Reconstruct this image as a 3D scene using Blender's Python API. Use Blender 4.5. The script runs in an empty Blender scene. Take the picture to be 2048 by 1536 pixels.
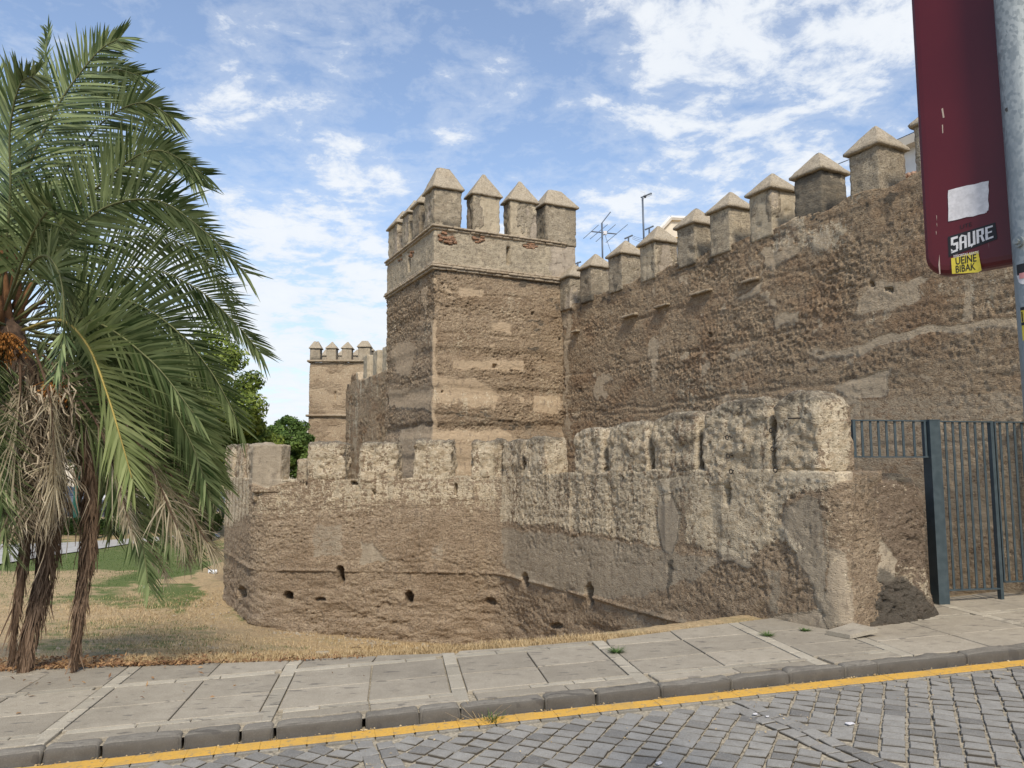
import bpy, math, random
import numpy as np
from mathutils import Vector
random.seed(7); RNG = np.random.default_rng(7)
S = bpy.context.scene; COL = S.collection
# ------------------------------------------------------------------ camera, sky, sun, exposure
EYE = 1.55; PITCH = math.radians(5.82); FPX = 1540.0
cam = bpy.data.cameras.new('camera'); cam.sensor_width = 36; cam.lens = 36*FPX/2048
cam.clip_start = .05; cam.clip_end = 3000
co = bpy.data.objects.new('camera', cam); COL.objects.link(co)
co.location = (0, 0, EYE); co.rotation_euler = (math.pi/2+PITCH, 0, 0); S.camera = co
SUN_EL, SUN_AZ = math.radians(46), math.radians(170)     # azimuth clockwise from +Y: behind the camera, to the right
w = bpy.data.worlds.new('World'); S.world = w; w.use_nodes = True
def build_world():
    nt = w.node_tree; N = nt.nodes; L = nt.links; N.clear()
    out = N.new('ShaderNodeOutputWorld'); bg = N.new('ShaderNodeBackground'); bg.inputs[1].default_value = .145
    sky = N.new('ShaderNodeTexSky'); sky.sky_type = 'NISHITA'; sky.sun_disc = False
    sky.sun_elevation = SUN_EL; sky.sun_rotation = SUN_AZ; sky.air_density = 1.0; sky.dust_density = .9; sky.ozone_density = 2.2
    tc = N.new('ShaderNodeTexCoord'); sep = N.new('ShaderNodeSeparateXYZ'); L.new(tc.outputs['Generated'], sep.inputs[0])
    def M(op, a, b=None, c=None, clamp=False):
        n = N.new('ShaderNodeMath'); n.operation = op; n.use_clamp = clamp
        for i, v in enumerate((a, b, c)):
            if v is None: continue
            if isinstance(v, (int, float)): n.inputs[i].default_value = v
            else: L.new(v, n.inputs[i])
        return n.outputs[0]
    z = M('ADD', M('MAXIMUM', sep.outputs[2], 0), .16)
    px = M('DIVIDE', sep.outputs[0], z); py = M('DIVIDE', sep.outputs[1], z)
    cmb = N.new('ShaderNodeCombineXYZ'); L.new(px, cmb.inputs[0]); L.new(py, cmb.inputs[1])
    def noise(scale, det, rough, off, dist=0):
        mp = N.new('ShaderNodeMapping'); mp.inputs['Location'].default_value = off; L.new(cmb.outputs[0], mp.inputs[0])
        mp.inputs['Scale'].default_value = (1, 1, 1)
        n = N.new('ShaderNodeTexNoise'); n.inputs['Scale'].default_value = scale; n.inputs['Detail'].default_value = det
        n.inputs['Roughness'].default_value = rough; n.inputs['Distortion'].default_value = dist
        L.new(mp.outputs[0], n.inputs['Vector']); return n.outputs['Fac']
    n1 = noise(3.6, 9, .62, (3.1, 1.7, 0), .35); n2 = noise(1.1, 4, .5, (7.2, 2.2, 4.0)); n3 = noise(11, 8, .66, (1.2, 9.2, 2), .3)
    # where clouds gather: broad lobes around sky directions
    def lobe(d, sharp, amt):
        v = Vector(d).normalized(); vm = N.new('ShaderNodeVectorMath'); vm.operation = 'DOT_PRODUCT'
        nv = N.new('ShaderNodeVectorMath'); nv.operation = 'NORMALIZE'; L.new(tc.outputs['Generated'], nv.inputs[0])
        L.new(nv.outputs[0], vm.inputs[0]); vm.inputs[1].default_value = v
        return M('MULTIPLY', M('POWER', M('MAXIMUM', vm.outputs['Value'], 0), sharp), amt)
    def dirpx(x, y):
        u = (x-1024)/FPX; q = (768-y)/FPX
        return (u, math.cos(PITCH)-math.sin(PITCH)*q, math.sin(PITCH)+math.cos(PITCH)*q)
    lob = None
    for (x, y, sh, am) in [(640, 640, 30, .22), (560, 430, 200, .03), (1640, 60, 70, .16), (1350, 60, 300, .12), (1400, 380, 90, .16), (820, 20, 300, .06),
                           (1000, 250, 60, -.05), (1080, 60, 200, -.05), (250, 500, 80, .05)]:
        l = lobe(dirpx(x, y), sh, am); lob = l if lob is None else M('ADD', lob, l)
    hor = M('MULTIPLY', M('POWER', M('SUBTRACT', 1, M('MAXIMUM', sep.outputs[2], 0)), 7), .16)
    d = M('ADD', M('ADD', M('MULTIPLY', n1, .92), M('MULTIPLY', n2, .34)), M('MULTIPLY', n3, .62)); d = M('SUBTRACT', d, .44)
    d = M('ADD', M('ADD', d, lob), hor)
    ramp = N.new('ShaderNodeMapRange'); ramp.interpolation_type = 'SMOOTHSTEP'
    ramp.inputs['From Min'].default_value = .545; ramp.inputs['From Max'].default_value = .80; L.new(d, ramp.inputs['Value'])
    thin = N.new('ShaderNodeMapRange'); thin.inputs['From Min'].default_value = .44; thin.inputs['From Max'].default_value = .62
    thin.inputs['To Max'].default_value = .3; L.new(d, thin.inputs['Value'])
    fac = M('MAXIMUM', M('MAXIMUM', ramp.outputs[0], thin.outputs[0]), .10)
    sc_ = N.new('ShaderNodeMix'); sc_.data_type = 'RGBA'; sc_.blend_type = 'MULTIPLY'; sc_.inputs[0].default_value = 1; L.new(sky.outputs[0], sc_.inputs[6]); sc_.inputs[7].default_value = (1.0, 1.04, 1.08, 1)
    cr = N.new('ShaderNodeMix'); cr.data_type = 'RGBA'; L.new(n1, cr.inputs[0])
    cr.inputs[6].default_value = (4.3, 4.65, 5.1, 1); cr.inputs[7].default_value = (5.5, 5.6, 5.7, 1)
    hz = N.new('ShaderNodeMix'); hz.data_type = 'RGBA'
    hz.inputs[7].default_value = (3.9, 4.5, 5.3, 1); L.new(sc_.outputs[2], hz.inputs[6])
    L.new(M('MULTIPLY', M('POWER', M('SUBTRACT', 1, M('MAXIMUM', sep.outputs[2], 0), clamp=True), 5), .75, clamp=True), hz.inputs[0])
    mx = N.new('ShaderNodeMix'); mx.data_type = 'RGBA'; L.new(M('MULTIPLY', fac, .93), mx.inputs[0])
    L.new(hz.outputs[2], mx.inputs[6]); L.new(cr.outputs[2], mx.inputs[7])
    L.new(mx.outputs[2], bg.inputs[0]); L.new(bg.outputs[0], out.inputs[0])
build_world()
sl = bpy.data.lights.new('sun', 'SUN'); sl.energy = 3.0; sl.angle = math.radians(10); sl.color = (1, .92, .79)
so = bpy.data.objects.new('sun', sl); COL.objects.link(so)
sd = Vector((math.sin(SUN_AZ)*math.cos(SUN_EL), math.cos(SUN_AZ)*math.cos(SUN_EL), math.sin(SUN_EL)))
so.rotation_euler = sd.to_track_quat('Z', 'Y').to_euler(); so.location = sd*50
S.view_settings.view_transform = 'Standard'; S.view_settings.look = 'None'; S.view_settings.gamma = 1
S.view_settings.exposure = .34; S.view_settings.use_curve_mapping = False

# ------------------------------------------------------------------ pixel <-> place helpers
cp, sp_ = math.cos(PITCH), math.sin(PITCH)
def ray(x, y):
    u = (x-1024)/FPX; q = (768-y)/FPX
    return np.array([u, cp-sp_*q, sp_+cp*q])
def at(x, y, Y):                       # the point seen at pixel x,y that lies at distance Y
    r = ray(x, y); t = Y/r[1]; return np.array([t*r[0], Y, EYE+t*r[2]])
def atplane(x, y, P, n):
    r = ray(x, y); o = np.array([0, 0, EYE]); t = np.dot(np.asarray(P)-o, n)/np.dot(r, n); return o+t*r
def zat(y, Y): r = ray(1024, y); return EYE+Y*r[2]/r[1]
def seg_at(x, A, B, y=925):            # plan point on line A-B seen in pixel column x at row y
    r = ray(x, y); u = r[0]/r[1]; d = B-A; t = (u*A[1]-A[0])/(d[0]-u*d[1]); return A+d*t
def topx(P):                           # points -> photo pixels, used to trace where stains and patches lie on a surface
    X, Y, Z = P[:, 0], P[:, 1], P[:, 2]-EYE
    c = np.maximum(Y*cp+Z*sp_, .2); q = (-Y*sp_+Z*cp)/c
    return 1024+FPX*X/c, 768-FPX*q
A_K = math.atan(.235); EX, EY = math.cos(A_K), math.sin(A_K)     # the kerb's direction
def stw(s, t, z=0): return np.array([s*EX-t*EY, s*EY+t*EX, z+.03*(s*EX-t*EY)])
def ground(x, y, off):
    r = ray(x, y); t = (off-EYE)/(r[2]-.03*r[0]); return np.array([t*r[0], t*r[1], EYE+t*r[2]])
def to_st(x, y, off):
    g = ground(x, y, off); return g[0]*EX+g[1]*EY, -g[0]*EY+g[1]*EX

# ------------------------------------------------------------------ noise in numpy
def _h(i, j, k, seed):
    n = (i.astype(np.int64)*374761393+j.astype(np.int64)*668265263+k.astype(np.int64)*2147483647+seed*1274126177) & 0xffffffff
    n = ((n ^ (n >> 13))*1274126177) & 0xffffffff; n = ((n ^ (n >> 16))*2246822519) & 0xffffffff
    return ((n ^ (n >> 15)) & 0xffffff)/float(0xffffff)
def vn(P, scale, seed=0, st=(1, 1, 1)):
    Q = P*np.array(st)*scale+100.0; I = np.floor(Q).astype(np.int64); F = Q-I; F = F*F*F*(F*(F*6-15)+10)
    r = 0
    for a in (0, 1):
        wa = F[:, 0] if a else 1-F[:, 0]
        for b in (0, 1):
            wb = F[:, 1] if b else 1-F[:, 1]
            for c in (0, 1):
                wc = F[:, 2] if c else 1-F[:, 2]
                r = r+wa*wb*wc*_h(I[:, 0]+a, I[:, 1]+b, I[:, 2]+c, seed)
    return r*2-1
def fbm(P, scale, octv=4, seed=0, st=(1, 1, 1), g=.5):
    r = 0; a = 1; t = 0
    for o in range(octv):
        r = r+a*vn(P, scale*(2.03**o), seed+o*17, st); t += a; a *= g
    return r/t
def cells(U, V, scale, seed=0):        # distance to nearest feature point in 2-D, and that cell's random value
    u, v = U*scale+50, V*scale+50; iu, iv = np.floor(u), np.floor(v)
    best = np.full(u.shape, 9.0); val = np.zeros(u.shape); zz = np.zeros(u.shape)
    for a in (-1, 0, 1):
        for b in (-1, 0, 1):
            cx = iu+a; cy = iv+b
            fx = cx+_h(cx, cy, zz, seed); fy = cy+_h(cx, cy, zz, seed+5)
            d = np.hypot(u-fx, v-fy); m = d < best; best = np.where(m, d, best); val = np.where(m, _h(cx, cy, zz, seed+9), val)
    return best, val
def sdpoly(x, y, poly):                # signed distance in pixels (negative inside)
    n = len(poly); d = np.full(x.shape, 1e9); ins = np.zeros(x.shape, bool)
    for i in range(n):
        x0, y0 = poly[i]; x1, y1 = poly[(i+1) % n]; ex, ey = x1-x0, y1-y0
        t = np.clip(((x-x0)*ex+(y-y0)*ey)/(ex*ex+ey*ey+1e-9), 0, 1)
        d = np.minimum(d, np.hypot(x-x0-t*ex, y-y0-t*ey))
        c = ((y0 > y) != (y1 > y)) & (x < (x1-x0)*(y-y0)/((y1-y0) or 1e-9)+x0); ins ^= c
    return np.where(ins, -d, d)
def pm(x, y, poly, soft=6): return np.clip(.5-sdpoly(x, y, poly)/soft, 0, 1)
def box(x0, y0, x1, y1): return [(x0, y0), (x1, y0), (x1, y1), (x0, y1)]
def sstep(a, b, x): t = np.clip((x-a)/(b-a), 0, 1); return t*t*(3-2*t)

# ------------------------------------------------------------------ object helpers
def link(o, parent=None):
    COL.objects.link(o)
    if parent is not None: o.parent = parent
    return o
def tag(o, label=None, cat=None, group=None, kind=None):
    for k, v in (('label', label), ('category', cat), ('group', group), ('kind', kind)):
        if v: o[k] = v
    return o
def thing(name, loc, label, cat, group=None):
    o = bpy.data.objects.new(name, None); o.empty_display_size = .2; o.location = loc; link(o); return tag(o, label, cat, group)
def mesh(name, V, F, mat, parent=None, smooth=False, attr=None, mats=None, midx=None):
    V = np.asarray(V, float)
    if parent is not None:
        p = parent; off = np.zeros(3)
        while p is not None: off = off+np.array(p.location); p = p.parent
        V = V-off
    me = bpy.data.meshes.new(name); me.vertices.add(len(V)); me.vertices.foreach_set('co', V.ravel())
    if isinstance(F, np.ndarray):
        k = F.shape[1]; nf = len(F); me.loops.add(nf*k); me.loops.foreach_set('vertex_index', F.ravel().astype(np.int32))
        me.polygons.add(nf); me.polygons.foreach_set('loop_start', np.arange(0, nf*k, k, dtype=np.int32)); me.polygons.foreach_set('loop_total', np.full(nf, k, np.int32))
    else:
        nf = len(F); li = [i for f in F for i in f]; me.loops.add(len(li)); me.loops.foreach_set('vertex_index', li)
        ls = np.cumsum([0]+[len(f) for f in F[:-1]]); me.polygons.add(nf); me.polygons.foreach_set('loop_start', ls.astype(np.int32)); me.polygons.foreach_set('loop_total', [len(f) for f in F])
    for m_ in (mats or [mat]): me.materials.append(m_)
    if midx is not None: me.polygons.foreach_set('material_index', np.asarray(midx, np.int32))
    me.update(calc_edges=True); me.validate()
    me.polygons.foreach_set('use_smooth', [bool(smooth)]*len(me.polygons))
    if attr is not None:
        for an, av in attr.items():
            a = me.attributes.new(an, 'FLOAT_COLOR', 'POINT'); av = np.asarray(av, float)
            if av.shape[1] < 4: av = np.hstack([av, np.zeros((len(av), 4-av.shape[1]))])
            a.data.foreach_set('color', av.ravel())
    o = bpy.data.objects.new(name, me); return link(o, parent)
def struct(name, V, F, mat, **k): return tag(mesh(name, V, F, mat, **k), kind='structure')
def gridF(nu, nv, close=False):
    i = np.arange(nu-1)[:, None]*nv; j = np.arange(nv-1)[None, :]
    a = (i+j).ravel(); return np.stack([a, a+nv, a+nv+1, a+1], 1)
class MB:                              # collects simple shapes into one mesh
    def __init__(s): s.v = []; s.f = []
    def add(s, V, F):
        b = len(s.v); s.v += [tuple(p) for p in V]; s.f += [tuple(i+b for i in f) for f in F]; return s
    def box(s, c, sz, ax=None):
        c = np.array(c, float); X, Y, Z = ax if ax is not None else np.eye(3); V = []
        for k in (-1, 1):
            for (a, b) in ((-1, -1), (1, -1), (1, 1), (-1, 1)): V.append(c+X*a*sz[0]/2+Y*b*sz[1]/2+Z*k*sz[2]/2)
        return s.add(V, [(3, 2, 1, 0), (4, 5, 6, 7), (0, 1, 5, 4), (1, 2, 6, 5), (2, 3, 7, 6), (3, 0, 4, 7)])
    def tube(s, pts, r, n=8, cap=True):
        pts = [np.array(p, float) for p in pts]; m = len(pts); rr = r if hasattr(r, '__len__') else [r]*m
        V = []; ref = None
        for i, p in enumerate(pts):
            T = pts[min(i+1, m-1)]-pts[max(i-1, 0)]; T = T/(np.linalg.norm(T)+1e-9)
            if ref is None: ref = np.array([0, 0, 1.]) if abs(T[2]) < .9 else np.array([1., 0, 0])
            A = np.cross(T, ref); A /= np.linalg.norm(A)+1e-9; B = np.cross(T, A); ref = np.cross(A, T)
            for k in range(n):
                q = 2*math.pi*k/n; V.append(p+rr[i]*(A*math.cos(q)+B*math.sin(q)))
        F = [(i*n+k, i*n+(k+1) % n, (i+1)*n+(k+1) % n, (i+1)*n+k) for i in range(m-1) for k in range(n)]
        if cap: F += [tuple(range(n))[::-1], tuple((m-1)*n+k for k in range(n))]
        return s.add(V, F)
    def build(s, name, mat, parent=None, smooth=False): return mesh(name, s.v, s.f, mat, parent, smooth)
_bc = {}
def block_base(n):                     # cube surface grid, n = cells per axis
    if n in _bc: return _bc[n]
    V = []; F = []; idx = {}
    def vid(p):
        k = tuple(np.round(p, 6))
        if k not in idx: idx[k] = len(V); V.append(p)
        return idx[k]
    for ax in range(3):
        a, b = [i for i in range(3) if i != ax]
        for sg in (-.5, .5):
            for i in range(n[a]):
                for j in range(n[b]):
                    q = []
                    for (di, dj) in ((0, 0), (1, 0), (1, 1), (0, 1)):
                        p = [0, 0, 0]; p[ax] = sg; p[a] = -.5+(i+di)/n[a]; p[b] = -.5+(j+dj)/n[b]; q.append(vid(tuple(p)))
                    flip = (sg > 0) ^ (ax == 1)
                    F.append(q if flip else q[::-1])
    _bc[n] = (np.array(V, float), np.array(F)); return _bc[n]
def block(c, ax, size, res, rnd, amp, seed=0, scale=6, shape=None, dispf=None, maxn=60):
    n = tuple(int(max(1, min(maxn, round(size[i]/res)))) for i in range(3)); B, F = block_base(n)
    P = B*np.array(size); h = np.array(size)/2; r = min(rnd, h.min()*.98)
    q = np.clip(P, -(h-r), h-r); d = P-q; L = np.linalg.norm(d, axis=1, keepdims=True); nr = d/np.maximum(L, 1e-9)
    P = q+nr*r
    if shape is not None: P = shape(P, h)
    A = np.array(ax); W = P@A+np.array(c); NW = nr@A
    if amp: W = W+NW*(amp*fbm(W, scale, 4, seed))[:, None]
    if dispf is not None: W = W+NW*dispf(W)[:, None]
    return W, F
Z3 = np.array([0, 0, 1.])
def axes(d):                           # d: horizontal direction (x,y) -> local axes: along, across, up
    d = np.array([d[0], d[1], 0.]); d /= np.linalg.norm(d); return np.array([d, np.cross(Z3, d), Z3])

# ------------------------------------------------------------------ materials
class NT:
    def __init__(s, name):
        s.m = bpy.data.materials.new(name); s.m.use_nodes = True; s.N = s.m.node_tree.nodes; s.L = s.m.node_tree.links
        s.b = s.N['Principled BSDF']; s.b.inputs['Roughness'].default_value = .9
        try: s.b.inputs['Specular IOR Level'].default_value = .25
        except Exception: pass
        s.geo = s.N.new('ShaderNodeNewGeometry'); s.pos = s.geo.outputs['Position']
    def set(s, sock, v):
        if isinstance(v, (int, float)): sock.default_value = v
        elif isinstance(v, tuple): sock.default_value = v if len(v) == len(sock.default_value) else (*v, 1)
        else: s.L.new(v, sock)
    def math(s, op, a, b=None, c=None, clamp=False):
        n = s.N.new('ShaderNodeMath'); n.operation = op; n.use_clamp = clamp
        for i, v in enumerate((a, b, c)):
            if v is not None: s.set(n.inputs[i], v)
        return n.outputs[0]
    def noise(s, scale, det=5, rough=.6, st=(1, 1, 1), off=(0, 0, 0), dist=0, col=False):
        v = s.N.new('ShaderNodeMapping'); s.L.new(s.pos, v.inputs[0]); v.inputs['Scale'].default_value = st; v.inputs['Location'].default_value = off
        n = s.N.new('ShaderNodeTexNoise'); s.L.new(v.outputs[0], n.inputs['Vector']); n.inputs['Scale'].default_value = scale
        n.inputs['Detail'].default_value = det; n.inputs['Roughness'].default_value = rough; n.inputs['Distortion'].default_value = dist
        return n.outputs['Color' if col else 'Fac']
    def vor(s, scale, st=(1, 1, 1), out='Distance', feat='F1', rnd=1):
        v = s.N.new('ShaderNodeMapping'); s.L.new(s.pos, v.inputs[0]); v.inputs['Scale'].default_value = st
        n = s.N.new('ShaderNodeTexVoronoi'); n.feature = feat; s.L.new(v.outputs[0], n.inputs['Vector']); n.inputs['Scale'].default_value = scale
        n.inputs['Randomness'].default_value = rnd; return n.outputs[out]
    def rng(s, v, a, b, c=0., d=1.):
        n = s.N.new('ShaderNodeMapRange'); s.set(n.inputs['Value'], v); n.interpolation_type = 'SMOOTHSTEP'
        for k, x in (('From Min', a), ('From Max', b), ('To Min', c), ('To Max', d)): s.set(n.inputs[k], x)
        return n.outputs[0]
    def mix(s, f, a, b, mode='MIX'):
        n = s.N.new('ShaderNodeMix'); n.data_type = 'RGBA'; n.blend_type = mode; s.set(n.inputs[0], f); s.set(n.inputs[6], a); s.set(n.inputs[7], b); return n.outputs[2]
    def sep(s, v):
        n = s.N.new('ShaderNodeSeparateColor'); s.L.new(v, n.inputs[0]); return n.outputs
    def attr(s, name):
        n = s.N.new('ShaderNodeAttribute'); n.attribute_name = name; return n
    def bump(s, h, st=.5, dist=.02, prev=None):
        n = s.N.new('ShaderNodeBump'); n.inputs['Strength'].default_value = st; n.inputs['Distance'].default_value = dist; s.set(n.inputs['Height'], h)
        if prev is not None: s.L.new(prev, n.inputs['Normal'])
        s.L.new(n.outputs[0], s.b.inputs['Normal']); return n.outputs[0]
    def col(s, c): s.set(s.b.inputs['Base Color'], c); return s
    def rough(s, v): s.set(s.b.inputs['Roughness'], v); return s
def plain(name, c, rough=.7, metal=0, nz=0, sc=20):
    t = NT(name)
    if nz:
        f = t.noise(sc, 5); t.col(t.mix(t.rng(f, .3, .7), tuple(x*(1-nz) for x in c), tuple(min(1, x*(1+nz)) for x in c)))
    else: t.col(c)
    t.rough(rough); t.b.inputs['Metallic'].default_value = metal; return t.m
def masonry(name, e1, e2, e3, white=(.70, .59, .42), grey=(.285, .235, .17), mortar=(.40, .32, .225), bumpk=1.0, pits=1.0):
    """rammed earth with attribute 'mask': R limewash and sunlit merlon sides painted pale, G grey render, B smooth mortar, A dark lichen and stains, plus shade painted under tower overhangs; 'mask2': R red brick rubble"""
    t = NT(name); a = t.attr('mask'); r, g, b = t.sep(a.outputs['Color'])[:3]; al = a.outputs['Alpha']
    big = t.noise(1.1, 4, .6, (1, 1, 1.6)); mid = t.noise(6, 6, .65, (1, 1, 2.6)); fin = t.noise(34, 6, .7, (1, 1, 1.6)); vf = t.noise(120, 3, .7)
    c = t.mix(t.rng(mid, .32, .66), e1, e2); c = t.mix(t.math('MULTIPLY', t.rng(big, .45, .68), .6), c, e3)
    peb = t.vor(26, (1, 1, 1.5)); pc = t.sep(t.vor(26, (1, 1, 1.5), 'Color'))
    pm_ = t.math('MULTIPLY', t.rng(peb, .16, .30, 1, 0), t.rng(pc[0], .62, .75))
    c = t.mix(t.math('MULTIPLY', pm_, .7), c, (.46, .39, .30)); pd = t.math('MULTIPLY', t.rng(peb, .10, .26, 1, 0), t.rng(pc[1], .60, .72))
    c = t.mix(t.math('MULTIPLY', pd, .75*pits), c, (.062, .045, .032))
    c = t.mix(t.rng(fin, .34, .58, -.0, 1), t.mix(.5, c, (.05, .035, .02)), c)
    brk = t.math('ADD', t.math('MULTIPLY', mid, .5), t.math('MULTIPLY', fin, .5))
    mo = t.mix(t.rng(mid, .3, .7), mortar, tuple(x*.8 for x in mortar)); mo = t.mix(t.math('MULTIPLY', t.rng(vf, .4, .7), .12), mo, (.55, .5, .42))
    c = t.mix(t.rng(t.math('ADD', b, t.math('MULTIPLY', t.math('SUBTRACT', brk, .5), 1.2)), .4, .62), c, mo)
    stk = t.noise(9, 5, .6, (1, 1, .18)); gr = t.mix(t.rng(stk, .3, .7), grey, tuple(x*1.25 for x in grey))
    c = t.mix(t.rng(t.math('ADD', g, t.math('MULTIPLY', t.math('SUBTRACT', brk, .5), 1.3)), .4, .6), c, gr)
    wh = t.mix(t.rng(stk, .35, .7), white, tuple(x*.72 for x in white)); wh = t.mix(t.math('MULTIPLY', t.rng(mid, .48, .62), .7), wh, tuple(white[i]*(.62, .56, .5)[i] for i in range(3)))
    fl = t.noise(21, 6, .75, (1, 1, .7), (3, 5, 1)); wf = t.math('ADD', r, t.math('ADD', t.math('MULTIPLY', t.math('SUBTRACT', brk, .5), 2.4), t.math('ADD', t.math('MULTIPLY', t.math('SUBTRACT', stk, .5), 1.3), t.math('MULTIPLY', t.math('SUBTRACT', fl, .5), 2.4))))
    c = t.mix(t.math('MULTIPLY', t.rng(wf, .44, .60), .93), c, wh)
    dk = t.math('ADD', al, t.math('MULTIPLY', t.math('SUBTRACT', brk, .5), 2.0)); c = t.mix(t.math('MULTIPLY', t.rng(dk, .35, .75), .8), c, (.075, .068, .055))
    pk = t.vor(42, (1, 1, 1.3)); pkc = t.sep(t.vor(42, (1, 1, 1.3), 'Color')); pk_ = t.math('MULTIPLY', t.rng(pk, .14, .30, 1, 0), t.rng(pkc[0], .55, .68))
    c = t.mix(t.math('MULTIPLY', t.math('MULTIPLY', pk_, t.math('SUBTRACT', 1, t.math('MULTIPLY', b, .7), clamp=True)), .6*pits), c, (.085, .062, .042))
    gm = t.noise(14, 6, .75, (1, 1, .45), (8, 1, 2)); c = t.mix(t.math('MULTIPLY', t.rng(gm, .54, .64), .5), c, (.13, .10, .075))
    t.col(c); t.rough(.95)
    # fine relief is lost under render
    sm = t.math('SUBTRACT', 1, t.math('MULTIPLY', t.math('MAXIMUM', g, b), .78), clamp=True)
    h = t.math('MULTIPLY', t.math('ADD', t.math('MULTIPLY', fin, 1.3), t.math('ADD', t.math('MULTIPLY', mid, 1.2), t.math('ADD', t.math('MULTIPLY', t.rng(peb, .0, .35), .45), t.math('MULTIPLY', t.rng(pk, .05, .3), .35)))), sm)
    n1 = t.bump(h, .85*bumpk, .035); t.bump(vf, .35, .006, n1); return t.m
M_FRONT = masonry('front_wall_earth', (.32, .235, .155), (.43, .33, .225), (.27, .19, .12))
M_STUB = masonry('dark_rammed_stub', (.20, .145, .10), (.30, .225, .155), (.17, .12, .085), mortar=(.38, .31, .22), pits=1.2)
M_MAIN = masonry('rammed_earth', (.36, .255, .156), (.48, .362, .235), (.32, .192, .105), mortar=(.50, .39, .26), pits=.7)
M_TOWER = masonry('tower_earth', (.32, .232, .15), (.46, .35, .232), (.27, .185, .112), mortar=(.45, .335, .215))
M_STUCCO = masonry('rough_stucco', (.33, .275, .195), (.42, .355, .26), (.34, .265, .18), grey=(.38, .315, .22), mortar=(.40, .33, .25), bumpk=.9, pits=.5)
M_CAP = masonry('cap_mortar', (.38, .315, .225), (.43, .365, .27), (.36, .29, .20), bumpk=.45, pits=.3)
M_BRICK = masonry('weathered_brick', (.38, .30, .20), (.46, .37, .26), (.33, .23, .15), bumpk=.7, pits=.5)
M_RUBBLE = masonry('red_rubble', (.38, .20, .115), (.44, .27, .17), (.30, .16, .09), bumpk=1.0, pits=.8)
M_HOLE = plain('hole_soil', (.05, .036, .025), .95)
def m_paving(name, c1, c2, dark=(.10, .09, .08), tint=1):
    t = NT(name); big = t.noise(1.7, 4, .6); mid = t.noise(9, 5, .65); fin = t.noise(230, 2, .8)
    oi = t.N.new('ShaderNodeObjectInfo'); rn = oi.outputs['Random']
    c = t.mix(t.rng(mid, .3, .7), c1, c2); c = t.mix(t.math('MULTIPLY', t.rng(big, .45, .7), .45), c, tuple(x*.72 for x in c1))
    c = t.mix(t.math('MULTIPLY', t.rng(fin, .3, .7), .5), c, tuple(x*.45 for x in c1)); c = t.mix(t.math('MULTIPLY', t.rng(t.noise(150, 2, .8, off=(3, 3, 3)), .52, .75), .6), c, tuple(min(1, x*1.5) for x in c2))
    sc = t.rng(t.noise(7, 3, .5, (1, 3.2, 1), (4, 1, 0)), .63, .67); c = t.mix(t.math('MULTIPLY', sc, .6), c, dark)
    st = t.rng(t.noise(2.3, 5, .65, (1, 1, 1), (9, 4, 0)), .62, .70); c = t.mix(t.math('MULTIPLY', st, .30), c, dark)
    hs = t.N.new('ShaderNodeHueSaturation'); t.L.new(c, hs.inputs['Color']); t.set(hs.inputs['Value'], t.rng(rn, 0, 1, 1-.14*tint, 1+.12*tint)); t.col(hs.outputs[0])
    t.rough(.82); n1 = t.bump(mid, .3, .006); t.bump(fin, .3, .002, n1); return t.m
M_SLAB = m_paving('concrete_slab', (.335, .29, .222), (.405, .355, .275)); M_STRIP = m_paving('pale_border_stone', (.40, .352, .27), (.46, .41, .32))
M_KERB = m_paving('worn_granite_kerb', (.185, .165, .135), (.265, .238, .195), (.07, .062, .055))
def kerb_dirt():                       # tyre rubber and splash dirt on the road-side face of the kerb
    n = M_KERB.node_tree; N = n.nodes; L = n.links; b = N['Principled BSDF']; src = b.inputs['Base Color'].links[0].from_socket; g = N.new('ShaderNodeNewGeometry'); vm = N.new('ShaderNodeVectorMath'); vm.operation = 'DOT_PRODUCT'; L.new(g.outputs['True Normal'], vm.inputs[0]); vm.inputs[1].default_value = (EY, -EX, 0)
    no = N.new('ShaderNodeTexNoise'); no.inputs['Scale'].default_value = 9; no.inputs['Detail'].default_value = 6; L.new(g.outputs['Position'], no.inputs['Vector']); ad = N.new('ShaderNodeMath'); ad.operation = 'ADD'; L.new(vm.outputs['Value'], ad.inputs[0]); L.new(no.outputs['Fac'], ad.inputs[1])
    mr = N.new('ShaderNodeMapRange'); mr.inputs['From Min'].default_value = .75; mr.inputs['From Max'].default_value = 1.25; mr.inputs['To Max'].default_value = .72; L.new(ad.outputs[0], mr.inputs['Value']); mx = N.new('ShaderNodeMix'); mx.data_type = 'RGBA'; L.new(mr.outputs[0], mx.inputs[0]); L.new(src, mx.inputs[6]); mx.inputs[7].default_value = (.06, .053, .045, 1); L.new(mx.outputs[2], b.inputs['Base Color'])
kerb_dirt()
M_GUT = m_paving('gutter_stone', (.22, .20, .165), (.285, .26, .215)); M_BED = plain('joint_dirt', (.33, .285, .21), .95, 0, .4, 50)
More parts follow.
